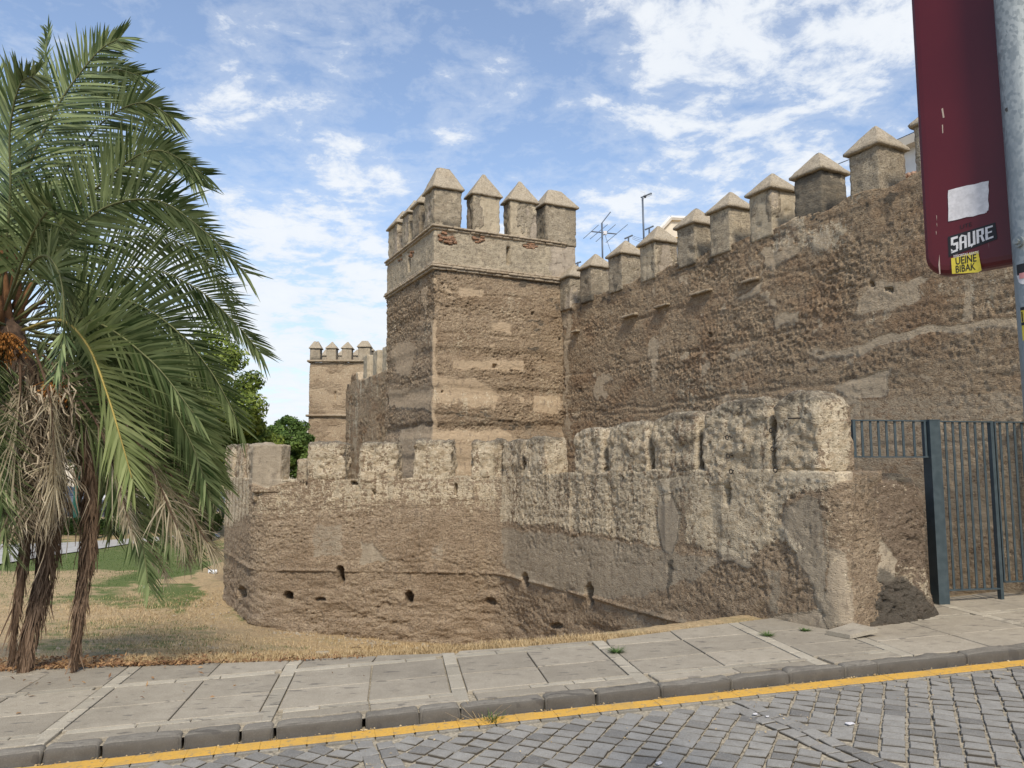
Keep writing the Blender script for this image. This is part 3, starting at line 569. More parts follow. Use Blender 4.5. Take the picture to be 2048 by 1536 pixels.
# ================================================================== FRONT WALL (low outer wall)
fw_root = thing('outer_wall', (*WALL_C, -1.2), 'low weathered outer wall with blocky merlons and patchy limewash along the grass hollow', 'wall')
def fmask(A, S_, px, py):
    j1 = fbm(A, 5, 4, 40)*11; j2 = fbm(A, 5, 4, 50)*11; x = px+j1; y = py+j2; q = fbm(A, 1.7, 3, 60)
    W = np.maximum.reduce([
        .74*pm(x, y, [(1000, 860), (1150, 830), (1700, 700), (1700, 960), (1645, 985), (1590, 985), (1555, 1040), (1610, 1095), (1590, 1105), (1560, 1085), (1500, 1118), (1440, 1112), (1370, 1085), (1350, 1000), (1315, 1000), (1318, 1095), (1215, 1072), (1100, 1052), (1000, 1048)], 10),
        .9*pm(x, y, [(440, 880), (502, 880), (502, 1030), (440, 1060)], 10)*(np.sin(A[:, 1]*21+fbm(A, 3, 2, 66))*.5+.5 > .35), .86*pm(x, y, [(1375, 960), (1400, 955), (1560, 1000), (1555, 1090), (1440, 1100), (1375, 1075)], 14),
        .42*pm(x, y, [(440, 880), (1000, 870), (1000, 1020), (500, 1035), (440, 1060)], 26), .70*pm(x, y, [(595, 870), (1000, 860), (1000, 962), (595, 962)], 14),
        .62*pm(x, y, box(640, 960, 1000, 1005), 14), .30*pm(x, y, [(1640, 960), (1705, 950), (1722, 1180), (1680, 1210), (1640, 1120)], 22),
        .82*pm(x, y, [(1345, 900), (1400, 860), (1405, 960), (1390, 960), (1330, 940)], 8), .8*pm(x, y, box(1268, 862, 1303, 930), 6), .78*pm(x, y, [(1600, 800), (1660, 795), (1690, 900), (1640, 930), (1630, 860)], 12)])  # the light strips on two merlon sides are sunlight painted in
    W = W*(1-.5*(y > 1130)); W = np.where((px > 1500) & (py > 1110), np.minimum(W, .45), W)
    Gm = np.maximum.reduce([pm(px+j1*.3, py+j2*.5, [(1313, 992), (1345, 985), (1362, 1030), (1358, 1080), (1345, 1110), (1325, 1100), (1315, 1050)], 4),
        .62*pm(x, y, [(1000, 1055), (1200, 1072), (1330, 1100), (1440, 1115), (1400, 1160), (1300, 1190), (1230, 1200), (1060, 1170), (1000, 1130)], 12),
        .5*pm(x, y, [(1180, 1195), (1450, 1250), (1500, 1270), (1250, 1275)], 16), .95*pm(px+j1*.4, py+j2*.4, [(498, 860), (590, 860), (590, 960), (560, 968), (530, 975), (498, 965)], 5),
        .8*pm(x, y, [(722, 1082), (745, 1085), (780, 1122), (720, 1126)], 5), .55*pm(x, y, box(625, 1050, 690, 1115), 12), .55*pm(x, y, box(860, 1085, 890, 1120), 10),
        .75*pm(x, y, [(1572, 1010), (1620, 985), (1650, 1000), (1650, 1180), (1690, 1250), (1640, 1260), (1620, 1160), (1590, 1110), (1560, 1060)], 14), .9*pm(x, y, [(1430, 1100), (1450, 1092), (1520, 1122), (1500, 1130), (1450, 1125)], 5),
        .6*pm(x, y, box(1535, 1130, 1560, 1230), 12), .8*pm(px, py+j2*.5, [(1315, 960), (1360, 950), (1385, 945), (1372, 968), (1340, 985), (1318, 978)], 4)])
    Bm = np.maximum.reduce([pm(x, y, [(1545, 1238), (1560, 1225), (1640, 1222), (1660, 1262), (1540, 1280)], 6), .8*pm(x, y, [(1650, 1090), (1690, 1100), (1710, 1250), (1650, 1250)], 14), .75*pm(px, py+j2*.6, box(1540, 940, 1705, 962), 5)])
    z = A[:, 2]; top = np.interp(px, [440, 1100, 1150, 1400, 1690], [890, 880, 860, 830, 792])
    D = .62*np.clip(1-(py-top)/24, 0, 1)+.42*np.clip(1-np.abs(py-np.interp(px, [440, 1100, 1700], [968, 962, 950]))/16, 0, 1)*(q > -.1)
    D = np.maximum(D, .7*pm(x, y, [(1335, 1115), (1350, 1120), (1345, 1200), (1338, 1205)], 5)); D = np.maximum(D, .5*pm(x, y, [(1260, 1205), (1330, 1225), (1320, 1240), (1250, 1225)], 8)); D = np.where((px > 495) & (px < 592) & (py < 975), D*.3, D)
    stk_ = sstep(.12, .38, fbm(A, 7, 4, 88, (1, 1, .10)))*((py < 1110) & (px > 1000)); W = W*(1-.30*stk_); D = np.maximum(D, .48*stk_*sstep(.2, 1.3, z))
    W = np.where((px < 592) & (px > 498) & (py < 972), 0, W)
    W = np.maximum(W, .9*(pm(px, py+j2*.4, box(563, 880, 590, 965), 4)))  # pale right face of the corner merlon: sunlit side painted into the mask
    return np.stack([W, Gm*(W < .88), Bm, np.clip(D, 0, 1)], 1)
holes = [(681, 1150, 7, 18, 0), (575, 1192, 9, 9, 0), (818, 1196, 8, 13, 0), (979, 1204, 10, 8, 0), (1178, 1188, 8, 20, 0), (747, 978, 4, 14, 0), (1455, 982, 6, 27, 0), (1051, 1160, 7, 14, 0), (480, 1185, 8, 12, 0), (608, 966, 6, 6, 0), (708, 966, 7, 4, 0), (1108, 1252, 12, 6, 0), (912, 978, 3, 12, 0), (640, 1200, 10, 4, 0)]
def fdisp(A, S_, px, py, mk):
    d = rough_disp(A, S_, mk, .62, 11)*(1-.45*np.clip(mk[:, 0], 0, 1)); z = A[:, 2]
    lz = -.10+.012*fbm(A, 2, 2, 5); d = d+.032*np.exp(-((z-lz)/.016)**2)*sstep(-.35, .05, fbm(A, 3.5, 3, 77))-.012*(z < lz-.02)
    d = d-.03*sstep(.25, -.9, z)*np.clip(fbm(A, 3, 3, 21, (1, 1, 3))+.2, 0, 1)*2     # erosion towards the foot
    d = d+.009*sstep(.4, .6, mk[:, 0])*np.clip(fbm(A, 5, 3, 33)+.5, 0, 1)               # limewash coat stands proud
    for (cx, cy, rx, ry, _) in holes:
        w_ = np.hypot((px-cx+fbm(A, 14, 2, 90)*2.5)/rx, (py-cy+fbm(A, 14, 2, 91)*2.5)/ry); w_ = np.maximum(w_*.95, np.maximum(np.abs(px-cx)/rx, np.abs(py-cy)/ry)*.98); dep = .30 if ry > 8 and cy > 1100 else .12
        d = np.where(z < 1.6, d-dep*sstep(1.15, .75, w_), d)
    d = d-.022*np.clip(np.sin(S_*7.48-1.2)-.55, 0, 1)*2*sstep(.2, .8, z)*sstep(1.42, 1.2, z)*(px > 1140)
    return d
def fztop(s, Q):
    zz = np.interp(s, [0, 3.0, 8.0, 14.2, 14.5], [1.30, 1.28, 1.28, 1.47, 1.47]); P3 = np.stack([Q[:, 0], Q[:, 1], zz*0], 1)
    px_ = 1024+FPX*Q[:, 0]/Q[:, 1]; zz = zz+.03*fbm(P3, 5, 3, 4); zz = np.where((px_ > 592) & (px_ < 612), zz-.02, zz); return zz
end1 = WALL_E+np.array([.52, .42])
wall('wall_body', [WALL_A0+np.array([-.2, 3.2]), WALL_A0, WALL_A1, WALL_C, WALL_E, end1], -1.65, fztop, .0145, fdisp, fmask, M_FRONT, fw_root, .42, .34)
def stone_block(name, P0, P1, z0, z1, thick, mat, root, maskf, res=.022, rnd=.06, amp=.05, seed=0, proud=.0, shape=None):
    P0, P1 = np.array(P0), np.array(P1); d = P1-P0; L = np.linalg.norm(d); ax = axes(d); c = (P0+P1)/2; cc = np.array([c[0], c[1], (z0+z1)/2])+ax[1]*(thick/2-proud)
    W, F = block(cc, ax, (L, thick, z1-z0), res, rnd, 0, seed, shape=shape, dispf=lambda W_: fbm(W_, 5, 4, seed, (1, 1, 1.3))*amp+fbm(W_, 26, 3, seed+4)*amp*.45-np.clip(fbm(W_, 15, 2, seed+8)-.25, 0, 1)*amp*1.1)
    x, y = topx(W); return mesh(name, W, F, mat, root, True, {'mask': maskf(W, W[:, 0], x, y)})

dl = (WALL_C-WALL_A1)
for i, (x0, x1, yt, yb, mk_) in enumerate([(504, 562, 889, 985, 0), (614, 688, 886, 985, 1), (719, 793, 884, 985, 1), (826, 904, 880, 985, 1), (943, 1012, 880, 985, 1)]):
    a, b = seg_at(x0, WALL_A1, WALL_C), seg_at(x1, WALL_A1, WALL_C); a3 = (a+b)/2
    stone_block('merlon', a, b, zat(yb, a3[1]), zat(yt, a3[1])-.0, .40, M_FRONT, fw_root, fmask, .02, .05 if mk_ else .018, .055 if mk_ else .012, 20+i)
for i, (x0, x1, yt, yb) in enumerate([(1003, 1043, 880, 985), (1047, 1090, 874, 985), (1146, 1205, 856, 985), (1214, 1294, 846, 980), (1303, 1394, 828, 975), (1404, 1540, 806, 975), (1550, 1640, 786, 985)]):
    a, b = seg_at(x0, WALL_C, WALL_E), seg_at(x1, WALL_C, WALL_E); a3 = (a+b)/2
    big = i >= 4
    def shp(P_, h, big=big, i=i):      # shoulders worn round at the top
        f = np.clip((P_[:, 2]/h[2]-.35)/.65, 0, 1); Q_ = P_.copy(); Q_[:, 0] *= 1-.09*f**2*(1 if i else .2)-.03*big*f; Q_[:, 1] *= 1-.08*f**2
        Q_[:, 2] -= .05*np.clip(-P_[:, 0]/h[0], 0, 1)**2*f*(2 if big else 1)+(.10*np.clip(P_[:, 0]/h[0], 0, 1)**2*f if i == 6 else 0); return Q_
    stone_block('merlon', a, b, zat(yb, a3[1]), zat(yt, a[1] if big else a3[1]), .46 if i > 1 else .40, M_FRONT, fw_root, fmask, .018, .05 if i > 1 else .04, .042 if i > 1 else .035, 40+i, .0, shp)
# the side face runs of the left return, and the broken merlon seen behind
a0, a1 = WALL_A0, WALL_A1; dd = (a1-a0)
for (f0, f1) in ((.02, .30), (.40, .66), (.76, .985)):
    stone_block('merlon', a0+dd*f0, a0+dd*f1, .95, 1.86 if f0 < .7 else 1.84, .40, M_FRONT, fw_root, fmask, .03, .05, .05, int(70+f0*10))
b0 = at(592, 960, 13.4)[:2]; b1 = at(612, 960, 13.4)[:2]; stone_block('merlon', b0, b1, .9, zat(918, 13.4), .35, M_FRONT, fw_root, fmask, .03, .04, .03, 77)
# broken stub at the right end with rounded mortar flank
def smask(A, S_, px, py):
    x = px+fbm(A, 6, 4, 40)*9; y = py+fbm(A, 6, 4, 50)*9
    B = .9*pm(x, y, [(1690, 940), (1712, 990), (1745, 1060), (1795, 1120), (1790, 1160), (1735, 1165), (1700, 1260), (1660, 1260), (1680, 1000)], 10)
    D = .75*pm(x, y, [(1722, 1190), (1760, 1140), (1800, 1155), (1840, 1190), (1860, 1235), (1720, 1250)], 18)+.35*pm(x, y, box(1700, 930, 1850, 966), 10)
    W = .30*pm(x, y, box(1700, 950, 1850, 985), 10)+.55*pm(x, y, box(1790, 1130, 1870, 1225), 20)*(D < .3)
    return np.stack([W*.8, 0*B, B, np.clip(D+.32, 0, 1)], 1)
S0 = at(1680, 1000, 6.62)[:2]; S1 = at(1852, 1000, 7.02)[:2]; S2 = S1+np.array([.16, .9])
def sdisp(A, S_, px, py, mk): 
    e = rough_disp(A, S_, mk, 1.1, 31); f = sstep(.9, -.1, A[:, 2]); return e+.13*f*f-.03*fbm(A, 3, 3, 8)
wall('wall_stub', [S0, S1, S2], -.1, lambda s, Q: 1.385+.03*np.sin(s*11)+.015*np.sin(s*31)-.12*sstep(.78, 1.0, s), .014, sdisp, smask, M_STUB, fw_root, .5, .20)
# iron rings and pegs in the two end merlons
for (x, y, Y) in [(1462, 875, 7.95), (1463, 912, 7.95), (1468, 943, 7.9), (1551, 861, 7.25), (1553, 898, 7.25), (1557, 940, 7.2)]:
    p = seg_at(x, WALL_C, WALL_E); c = np.array([p[0], p[1], zat(y, p[1])])+np.array([-.86, -.5, 0])*.045; V = [c+.021*np.array([math.cos(a)*.5, -math.cos(a)*.85, math.sin(a)]) for a in np.linspace(0, 6.283, 13)]
    MB().tube(V, .005, 5, False).tube([c+np.array([.8, .45, 0])*.07, c+np.array([.0, .0, .02])], .005, 5).build('iron_ring', M_IRON, fw_root)
p = seg_at(1605, WALL_C, WALL_E); c = np.array([p[0], p[1], zat(835, p[1])]); MB().tube([c+np.array([.1, .05, 0]), c+np.array([-.12, -.02, -.01])], .007, 6).build('iron_peg', M_IRON, fw_root)

# ================================================================== MAIN WALL AND TOWER
E1 = np.array([.898, .44]); E1 /= np.linalg.norm(E1); E2 = np.array([-E1[1], E1[0]])    # along the tower's right face / along the wall going back
T0 = at(868, 500, 15.0)[:2]; TW = 2.95; TD = 3.2; TJ = T0+E1*TW; ZC = EYE+3.34
tips = [(1190, 507), (1248, 480), (1320, 450), (1396, 414), (1474, 382), (1557, 344), (1647, 300), (1752, 248)]
mw_root = thing('main_wall', (3.5, 11.5, 0), 'tall brown rammed earth wall topped by pyramid capped merlons behind the low outer wall', 'wall')
def line_pt(Y): return np.array([1.03+.48*(16.3-Y), Y])
def mmask(A, S_, px, py):
    j1 = fbm(A, 3.5, 4, 140)*20; j2 = fbm(A, 3.5, 4, 150)*12; x = px+j1; y = py+j2; q = fbm(A, .9, 4, 160, (1, 1, 2)); q2 = fbm(A, 2.4, 4, 170, (1, 1, 1.3))
    B = np.maximum.reduce([.9*pm(px+j1*.5, py+j2*.5, [(1668, 772), (1720, 752), (1778, 735), (1775, 792), (1700, 800)], 7), .75*pm(x, y, [(1630, 712), (1700, 690), (1850, 650), (2060, 628), (2060, 652), (1860, 668), (1640, 725)], 8),
        .6*pm(x, y, box(1925, 560, 1948, 640), 6), .75*pm(x, y, [(1545, 640), (1600, 622), (1604, 645), (1550, 665)], 6), .8*pm(x, y, [(1480, 600), (1490, 585), (1530, 555), (1525, 585)], 5), .7*pm(x, y, box(1126, 600, 1142, 860), 5),
        .62*pm(x, y, [(1700, 600), (1740, 560), (1835, 560), (1830, 610), (1700, 640)], 20), .52*pm(x, y, [(1690, 790), (2060, 770), (2060, 1240), (1690, 1240)], 30), .8*pm(x, y, box(1200, 1180, 2060, 1230), 8), .7*sstep(.22, .5, q2), .45*pm(x, y, box(1540, 430, 1620, 500), 12)])
    W = .55*pm(x, y, box(1595, 430, 1680, 500), 18)*(q2 > 0)+.33*(q > .42)+.6*pm(x, y, [(1535, 465), (1590, 455), (1580, 500), (1540, 505)], 6)*(q2 > -.1)
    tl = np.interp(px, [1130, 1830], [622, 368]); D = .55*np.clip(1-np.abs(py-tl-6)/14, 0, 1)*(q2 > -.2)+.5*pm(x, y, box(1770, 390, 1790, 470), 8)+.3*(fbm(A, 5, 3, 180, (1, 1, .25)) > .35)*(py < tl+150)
    return np.stack([np.clip(W, 0, 1), .35*pm(x, y, box(1560, 760, 2060, 800), 20), B, np.clip(D, 0, 1)], 1)
mholes = [(1743, 568, 4, 4), (1782, 580, 4, 4), (1421, 670, 3.5, 4), (1160, 780, 3, 3), (1773, 578, 3, 3)]
def mdisp(A, S_, px, py, mk):
    d = rough_disp(A, S_, mk, .75, 51, .9); z = A[:, 2]
    for zz in (.95, 1.75, 2.55, 3.35, 4.15): d = d-.010*np.exp(-((z-zz+.07*fbm(A, 1.5, 3, 5))/.03)**2)
    for (cx, cy, rx, ry) in mholes: d = d-.18*sstep(1.2, .8, np.maximum(np.abs(px-cx)/rx, np.abs(py-cy)/ry))*(z > 1.6)
    return d*(.55+.45*(px < 1720))+.02*sstep(3.9, 4.7, z)*fbm(A, 4, 2, 6)
mend = line_pt(5.0)
def mztop(s, Q):
    P3 = np.stack([Q[:, 0], Q[:, 1], s*0], 1); return ZC-.01+.035*fbm(P3, 2.6, 3, 9)+.03*np.sin((Q[:, 1])*7.5)
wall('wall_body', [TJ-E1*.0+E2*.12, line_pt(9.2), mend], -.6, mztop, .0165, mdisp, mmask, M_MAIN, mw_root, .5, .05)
def pyr(P_, h, k=.9, ridge=0., lip=.035):
    z = (P_[:, 2]+h[2])/(2*h[2]); lz = lip/(2*h[2]); f = np.clip((z-lz)/(1-lz), 0, 1); Q_ = P_.copy(); Q_[:, 0] *= 1-(k-ridge)*f; Q_[:, 1] *= 1-k*f; return Q_
def capped(root, a, along, across, wl, wd, z0, z1, zc, seed, ridge=0, mat=M_STUCCO, maskf=None, res=.03, over=.05, amp=.014):
    """merlon with a near front corner a, running 'along' and 'across', from z0 to z1, pyramid tip at zc"""
    al = np.array([along[0], along[1], 0]); ac = np.array([across[0], across[1], 0]); ax = np.array([al, ac, Z3]); c = np.array([a[0], a[1], (z0+z1)/2])+al*wl/2+ac*wd/2
    W, F = block(c, ax, (wl, wd, z1-z0), res, .012, 0, seed, dispf=lambda W_: fbm(W_, 16, 4, seed)*amp-np.clip(fbm(W_, 6, 3, seed+2)-.38, 0, 1)*.09+fbm(W_, 4, 2, seed+3)*amp*.7)
    if np.linalg.det(ax) < 0: F = F[:, ::-1]
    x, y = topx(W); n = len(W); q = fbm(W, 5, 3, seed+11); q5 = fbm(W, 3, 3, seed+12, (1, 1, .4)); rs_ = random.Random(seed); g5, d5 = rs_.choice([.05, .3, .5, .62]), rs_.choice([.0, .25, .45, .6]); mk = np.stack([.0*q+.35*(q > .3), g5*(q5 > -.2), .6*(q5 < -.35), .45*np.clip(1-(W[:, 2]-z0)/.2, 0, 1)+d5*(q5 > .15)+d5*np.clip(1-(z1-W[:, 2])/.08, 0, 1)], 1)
    m = mesh('merlon', W, F, mat, root, True, {'mask': mk})
    cc = c+Z3*((z1-z0)/2+(zc-z1)/2-.004); W, F = block(cc, ax, (wl+2*over, wd+2*over, zc-z1), .035, .006, 0, seed+1, shape=lambda P_, h: pyr(P_, h, .93, ridge), dispf=lambda W_: fbm(W_, 9, 4, seed+5)*.014-np.clip(fbm(W_, 7, 3, seed+6)-.35, 0, 1)*.06)
    if np.linalg.det(ax) < 0: F = F[:, ::-1]
    q = fbm(W, 4, 3, seed); mesh('cap', W, F, M_CAP, m, True, {'mask': np.stack([0*q, 0*q, np.full(len(W), .25), .38*(q > .22)], 1)})
for i, (x, y) in enumerate([(1145, 527)]+tips+[(1878, 186), (2030, 96)]):
    r_ = ray(x, y); Y = 4.23*r_[1]/r_[2]; cen = line_pt(Y)+E1*.235; a = cen-E1*.225-E2*.215+E1*random.uniform(-.015, .015)
    th = random.uniform(-.035, .035); F2 = E2*math.cos(th)+E1*math.sin(th); F1 = E1*math.cos(th)-E2*math.sin(th); k_ = random.uniform(.95, 1.05)
    capped(mw_root, a, F2, F1, .44*k_, .50*random.uniform(.96, 1.03), ZC-.12, EYE+4.23-.33+random.uniform(-.02, .02), EYE+4.25, 100+i)
# thin brick ledges that survive on the face
for (x0, y0, x1, y1) in [(1317, 617, 1345, 606), (1390, 592, 1432, 578), (1250, 635, 1278, 628), (1147, 665, 1160, 661), (1496, 566, 1530, 556)]:
    lp0 = seg_at(x0, line_pt(16.3), line_pt(6)); lp1 = seg_at(x1, line_pt(16.3), line_pt(6)); z = (zat(y0, lp0[1])+zat(y1, lp1[1]))/2
    d = lp1-lp0; ax = axes(d); c = np.array([*(lp0+lp1)/2, z]); W, F = block(c, ax, (np.linalg.norm(d), .10, .045), .03, .008, .012, int(x0), 12)
    mesh('ledge_brick', W, F, M_BRICK, mw_root, True, {'mask': np.zeros((len(W), 4))})

tw_root = thing('corner_tower', (*(T0+E1*1.5+E2*1.6), 0), 'large square rammed earth tower with string courses and capped merlons in the centre', 'tower')
ZL, ZU = 5.43, 6.24
def tmask(A, S_, px, py):
    j1 = fbm(A, 4, 4, 240)*9; j2 = fbm(A, 4, 4, 250)*8; x = px+j1; y = py+j2; q2 = fbm(A, 2.2, 4, 270, (1, 1, 1.6))
    B = np.maximum.reduce([.8*pm(x, y, p, 6) for p in ([(919, 576), (968, 580), (965, 598), (920, 592)], [(980, 642), (1024, 640), (1022, 668), (990, 660)], [(903, 722), (1048, 718), (1046, 742), (960, 738), (905, 738)], [(864, 752), (950, 757), (1000, 790), (990, 815), (868, 808)],
        [(1068, 786), (1120, 790), (1115, 830), (1070, 822)], [(866, 860), (1010, 862), (1060, 890), (1100, 960), (866, 960)], [(780, 690), (820, 680), (836, 700), (815, 752), (790, 750)], [(774, 776), (862, 770), (862, 820), (800, 815), (774, 810)], [(800, 860), (866, 850), (866, 960), (780, 960)], box(862, 640, 874, 960))]+[.62*(q2 > .45)])
    W = .3*(fbm(A, 1.5, 3, 280) > .3); D = .5*np.clip(1-np.abs(py-np.interp(px, [775, 868, 1130], [600, 540, 572]))/14, 0, 1)+.35*(fbm(A, 4, 3, 281, (1, 1, 2.5)) > .35)+.45*pm(x, y, [(868, 815), (1000, 825), (1125, 862), (1120, 885), (960, 850), (868, 835)], 8)  # dark bands below the lower course and along the undercut are painted shade
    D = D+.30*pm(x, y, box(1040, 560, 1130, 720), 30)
    return np.stack([W, 0*B, B, np.clip(D, 0, .75)], 1)
def tdisp(A, S_, px, py, mk):
    d = rough_disp(A, S_, mk, 1.1, 71); z = A[:, 2]
    for (zz, a) in ((4.6, .015), (3.75, .03), (2.95, .045), (2.25, .06), (1.6, .045)):
        w_ = z-zz+.10*fbm(A, 1.0, 3, 7); d = d-a*sstep(-.22, -.02, w_)*sstep(.16, .03, w_)*(1-mk[:, 2]*.6)
    for (cx, cy, r) in [(866, 586, 2.5), (1066, 626, 2.5), (1120, 678, 2.5), (886, 783, 2), (990, 732, 4)]: d = d-.1*sstep(1.2, .7, np.maximum(np.abs(px-cx), np.abs(py-cy))/r)
    return d-.012
TL = T0+E2*TD
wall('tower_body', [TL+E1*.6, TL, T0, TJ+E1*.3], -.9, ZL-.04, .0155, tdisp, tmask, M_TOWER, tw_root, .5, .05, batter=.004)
def course(root, corners, z, prof, mat, seed, brick=.22):
    """projecting course made of worn bricks, part by part"""
    n = 0
    for (k, (dz, out, h)) in enumerate(prof):
        for a, b in zip(corners[:-1], corners[1:]):
            a, b = np.array(a), np.array(b); d = b-a; L = np.linalg.norm(d); d = d/L; nrm = np.array([d[1], -d[0]]); m = max(2, round(L/brick)); rr = random.Random(seed+k)
            cuts = [0]+sorted(min(L, max(0, (i+rr.uniform(-.15, .15)+(.5 if k % 2 else 0))*L/m)) for i in range(1, m))+[L]
            for s0, s1 in zip(cuts[:-1], cuts[1:]):
                if s1-s0 < .04: continue
                o_ = out+rr.uniform(-.006, .008); e0 = out if s0 == 0 else 0; e1 = out if s1 == L else 0
                c2 = a+d*((s0-e0+s1+e1)/2)+nrm*(o_-.075); ax = np.array([[d[0], d[1], 0], [-nrm[0], -nrm[1], 0], [0, 0, 1]]); c = np.array([c2[0], c2[1], z+dz+rr.uniform(-.003, .003)])
                W, F = block(c, ax, (s1-s0-.004+e0+e1, .15, h), .05, .008, .008, seed+n, 14); n += 1
                if n < 250: mesh('brick', W, F, mat, root, True, {'mask': np.concatenate([np.zeros((len(W), 2)), np.full((len(W), 1), rr.choice([.2, .5, .7])), np.full((len(W), 1), rr.choice([0, 0, .25]))], 1)})
TR2 = T0+E1*3.0; TRp = T0+E1*3.28
course(tw_root, [TL, T0, TR2], ZL, [(-.03, .035, .045), (.018, .06, .045), (.066, .04, .045)], M_BRICK, 300, .24)
course(tw_root, [TL, T0, TR2], ZU, [(-.025, .03, .045), (.023, .055, .04)], M_BRICK, 330, .24)
def pmask(A, S_, px, py):
    x = px+fbm(A, 5, 3, 341)*6; y = py+fbm(A, 5, 3, 342)*5; q = fbm(A, 3, 3, 5)
    B = .7*pm(x, y, box(1100, 480, 1160, 580), 12)+.3*(q > .2); G2 = .5*(B < .5)
    return np.stack([0*B, G2+0*B, B, .3*(fbm(A, 6, 3, 8, (1, 1, .4)) > .35)], 1)
red = [(893, 476, 17, 13, 1), (903, 483, 10, 9, 1), (958, 478, 13, 9, .7), (1060, 492, 16, 6, .8), (822, 508, 7, 7, .8), (800, 517, 6, 8, .5)]
def pdisp(A, S_, px, py, mk):
    d = fbm(A, 12, 4, 61)*.014+fbm(A, 3, 2, 62)*.012
    for (cx, cy, rx, ry, a) in red: d = d-.035*a*sstep(1.15, .8, np.hypot((px-cx)/rx, (py-cy)/ry)+.2*fbm(A, 10, 2, 4))
    for (cx, cy, rx, ry) in [(1017, 511, 3.0, 17), (819, 531, 2.2, 12)]: d = d-.22*sstep(1.1, .9, np.maximum(np.abs(px-cx)/rx, np.abs(py-cy)/ry))
    return d
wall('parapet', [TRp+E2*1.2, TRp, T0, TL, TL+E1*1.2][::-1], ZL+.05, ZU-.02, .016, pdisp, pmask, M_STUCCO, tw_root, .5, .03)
for (cx, cy, rx, ry, a) in red:        # rubble showing where the stucco fell
    onR = cx > 866; P0 = T0; d2 = E1 if onR else E2; n2 = -E2 if onR else -E1
    p = seg_at(cx, T0, T0+d2, cy); z = zat(cy, p[1]); sc_ = p[1]/FPX
    for k in range(int(10*a*rx/8)):
        ang_ = random.uniform(0, 6.28); r_ = random.uniform(0, .85)**.6; foresh = abs(d2[0])+.05
        o2 = p+d2*(math.cos(ang_)*r_*rx*sc_/max(.45, foresh)); zz = z+math.sin(ang_)*r_*ry*sc_; c = np.array([*(o2-n2*.012), zz]); ax = axes(d2)
        W, F = block(c, ax, (random.uniform(.05, .11), .06, random.uniform(.03, .05)), .03, .012, .012, k, 20); mesh('brick', W, F, M_RUBBLE, tw_root, True, {'mask': np.zeros((len(W), 4))})
# roof deck of the tower
dk = [T0+E1*.3+E2*.3, T0+E1*3.1+E2*.3, T0+E1*3.1+E2*2.9, T0+E1*.3+E2*2.9]; mesh('roof_deck', [(p[0], p[1], ZU-.12) for p in dk], [(0, 1, 2, 3)], M_CAP, tw_root)
zt_ = ZU+.05
for i, (x0, x1, yt, yc, rg) in enumerate([(868, 922, 374, 333, .33), (947, 1000, 388, 350, 0), (1021, 1073, 400, 364, 0), (1092, 1152, 408, 377, .30)]):
    a, b = seg_at(x0, T0, T0+E1, yt), seg_at(x1, T0, T0+E1, yt); Lr = np.linalg.norm(b-a)
    dep = .60 if i in (0, 3) else .36
    if i == 0: a = T0.copy()
    capped(tw_root, a+E2*(0), E1, E2, Lr, dep, zt_-.05, zat(yt, a[1]), zat(yc, a[1]+.3), 400+i, rg, amp=.02 if i else .03)
for i, (w0, rg) in enumerate([(.92, 0), (1.62, 0), (2.42, .3)]):
    capped(tw_root, T0+E2*w0, E2, E1, .44 if i < 2 else .70, .42, zt_-.05, zt_+.72, zt_+1.10, 420+i, rg, amp=.02)
# curtain wall behind the tower, going back, and the far tower
cw_root = thing('far_curtain_wall', (*(T0+E1*TW+E2*14), 0), 'stretch of brown curtain wall with bare merlons receding behind the big tower to the far tower', 'wall')
def cmask(A, S_, px, py):
    q = fbm(A, 1.3, 4, 511, (1, 1, .8)); q2 = fbm(A, 2, 3, 512, (1, 1, .3)); return np.stack([.5*(q2 > .35), .3*(q > .2), .65*(q > .35), .4*(q2 < -.3)+.35*np.clip(1-np.abs(A[:, 2]-ZC)/.3, 0, 1)], 1)
def cztop(s, Q):
    y_ = Q[:, 1]; P3 = np.stack([Q[:, 0], Q[:, 1], 0*s], 1); return ZC+.05*fbm(P3, 1.3, 3, 5)-.15*(y_ > 33)+.35*sstep(31.3, 31.6, y_)*(y_ < 32.4)
CB = TJ+E2*(TD+15.6)
wall('wall_body', [CB, TJ+E2*(TD-.2)], -1.4, cztop, .05, lambda A, s, px, py, mk: rough_disp(A, s, mk, 1.3, 91), cmask, M_MAIN, cw_root, .5)
for i, w_ in enumerate([7.9, 8.85, 9.95, 11.2, 12.6]):
    p = TJ+E2*(TD+w_); W, F = block(np.array([p[0], p[1], ZC+.42])+np.array([*E1, 0])*.22, np.array([[*E2, 0], [*(-E1), 0], Z3]), (.58, .44, 1.0), .05, .03, .03, i, 8)
    mesh('merlon', W, F, M_STUCCO, cw_root, True, {'mask': np.stack([np.full(len(W), .15), np.full(len(W), .75), np.zeros(len(W)), np.full(len(W), .25)], 1)})
ft_root = thing('far_tower', (*at(675, 900, 37)[:2], -1), 'small distant square tower with capped merlons at the left end of the wall', 'tower')
fa = at(618, 780, 36)[:2]; fb = at(738, 780, 36)[:2]; fd = np.array([-.02, 1.0]); fzu = zat(722, 36); fzl = zat(831, 36)
def ftm(A, S_, px, py):
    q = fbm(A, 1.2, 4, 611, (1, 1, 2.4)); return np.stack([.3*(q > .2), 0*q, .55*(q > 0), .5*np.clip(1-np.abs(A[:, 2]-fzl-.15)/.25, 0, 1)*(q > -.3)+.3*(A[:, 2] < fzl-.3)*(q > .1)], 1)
wall('tower_body', [fa+fd*3, fa, fb, fb+fd*3], -1.5, fzu-.05, .045, lambda A, s, px, py, mk: rough_disp(A, s, mk, .9, 95)-.12*sstep(1.2, .8, np.maximum(np.abs(px-670.5)/1.4, np.abs(py-792)/9)), ftm, M_TOWER, ft_root, .5)
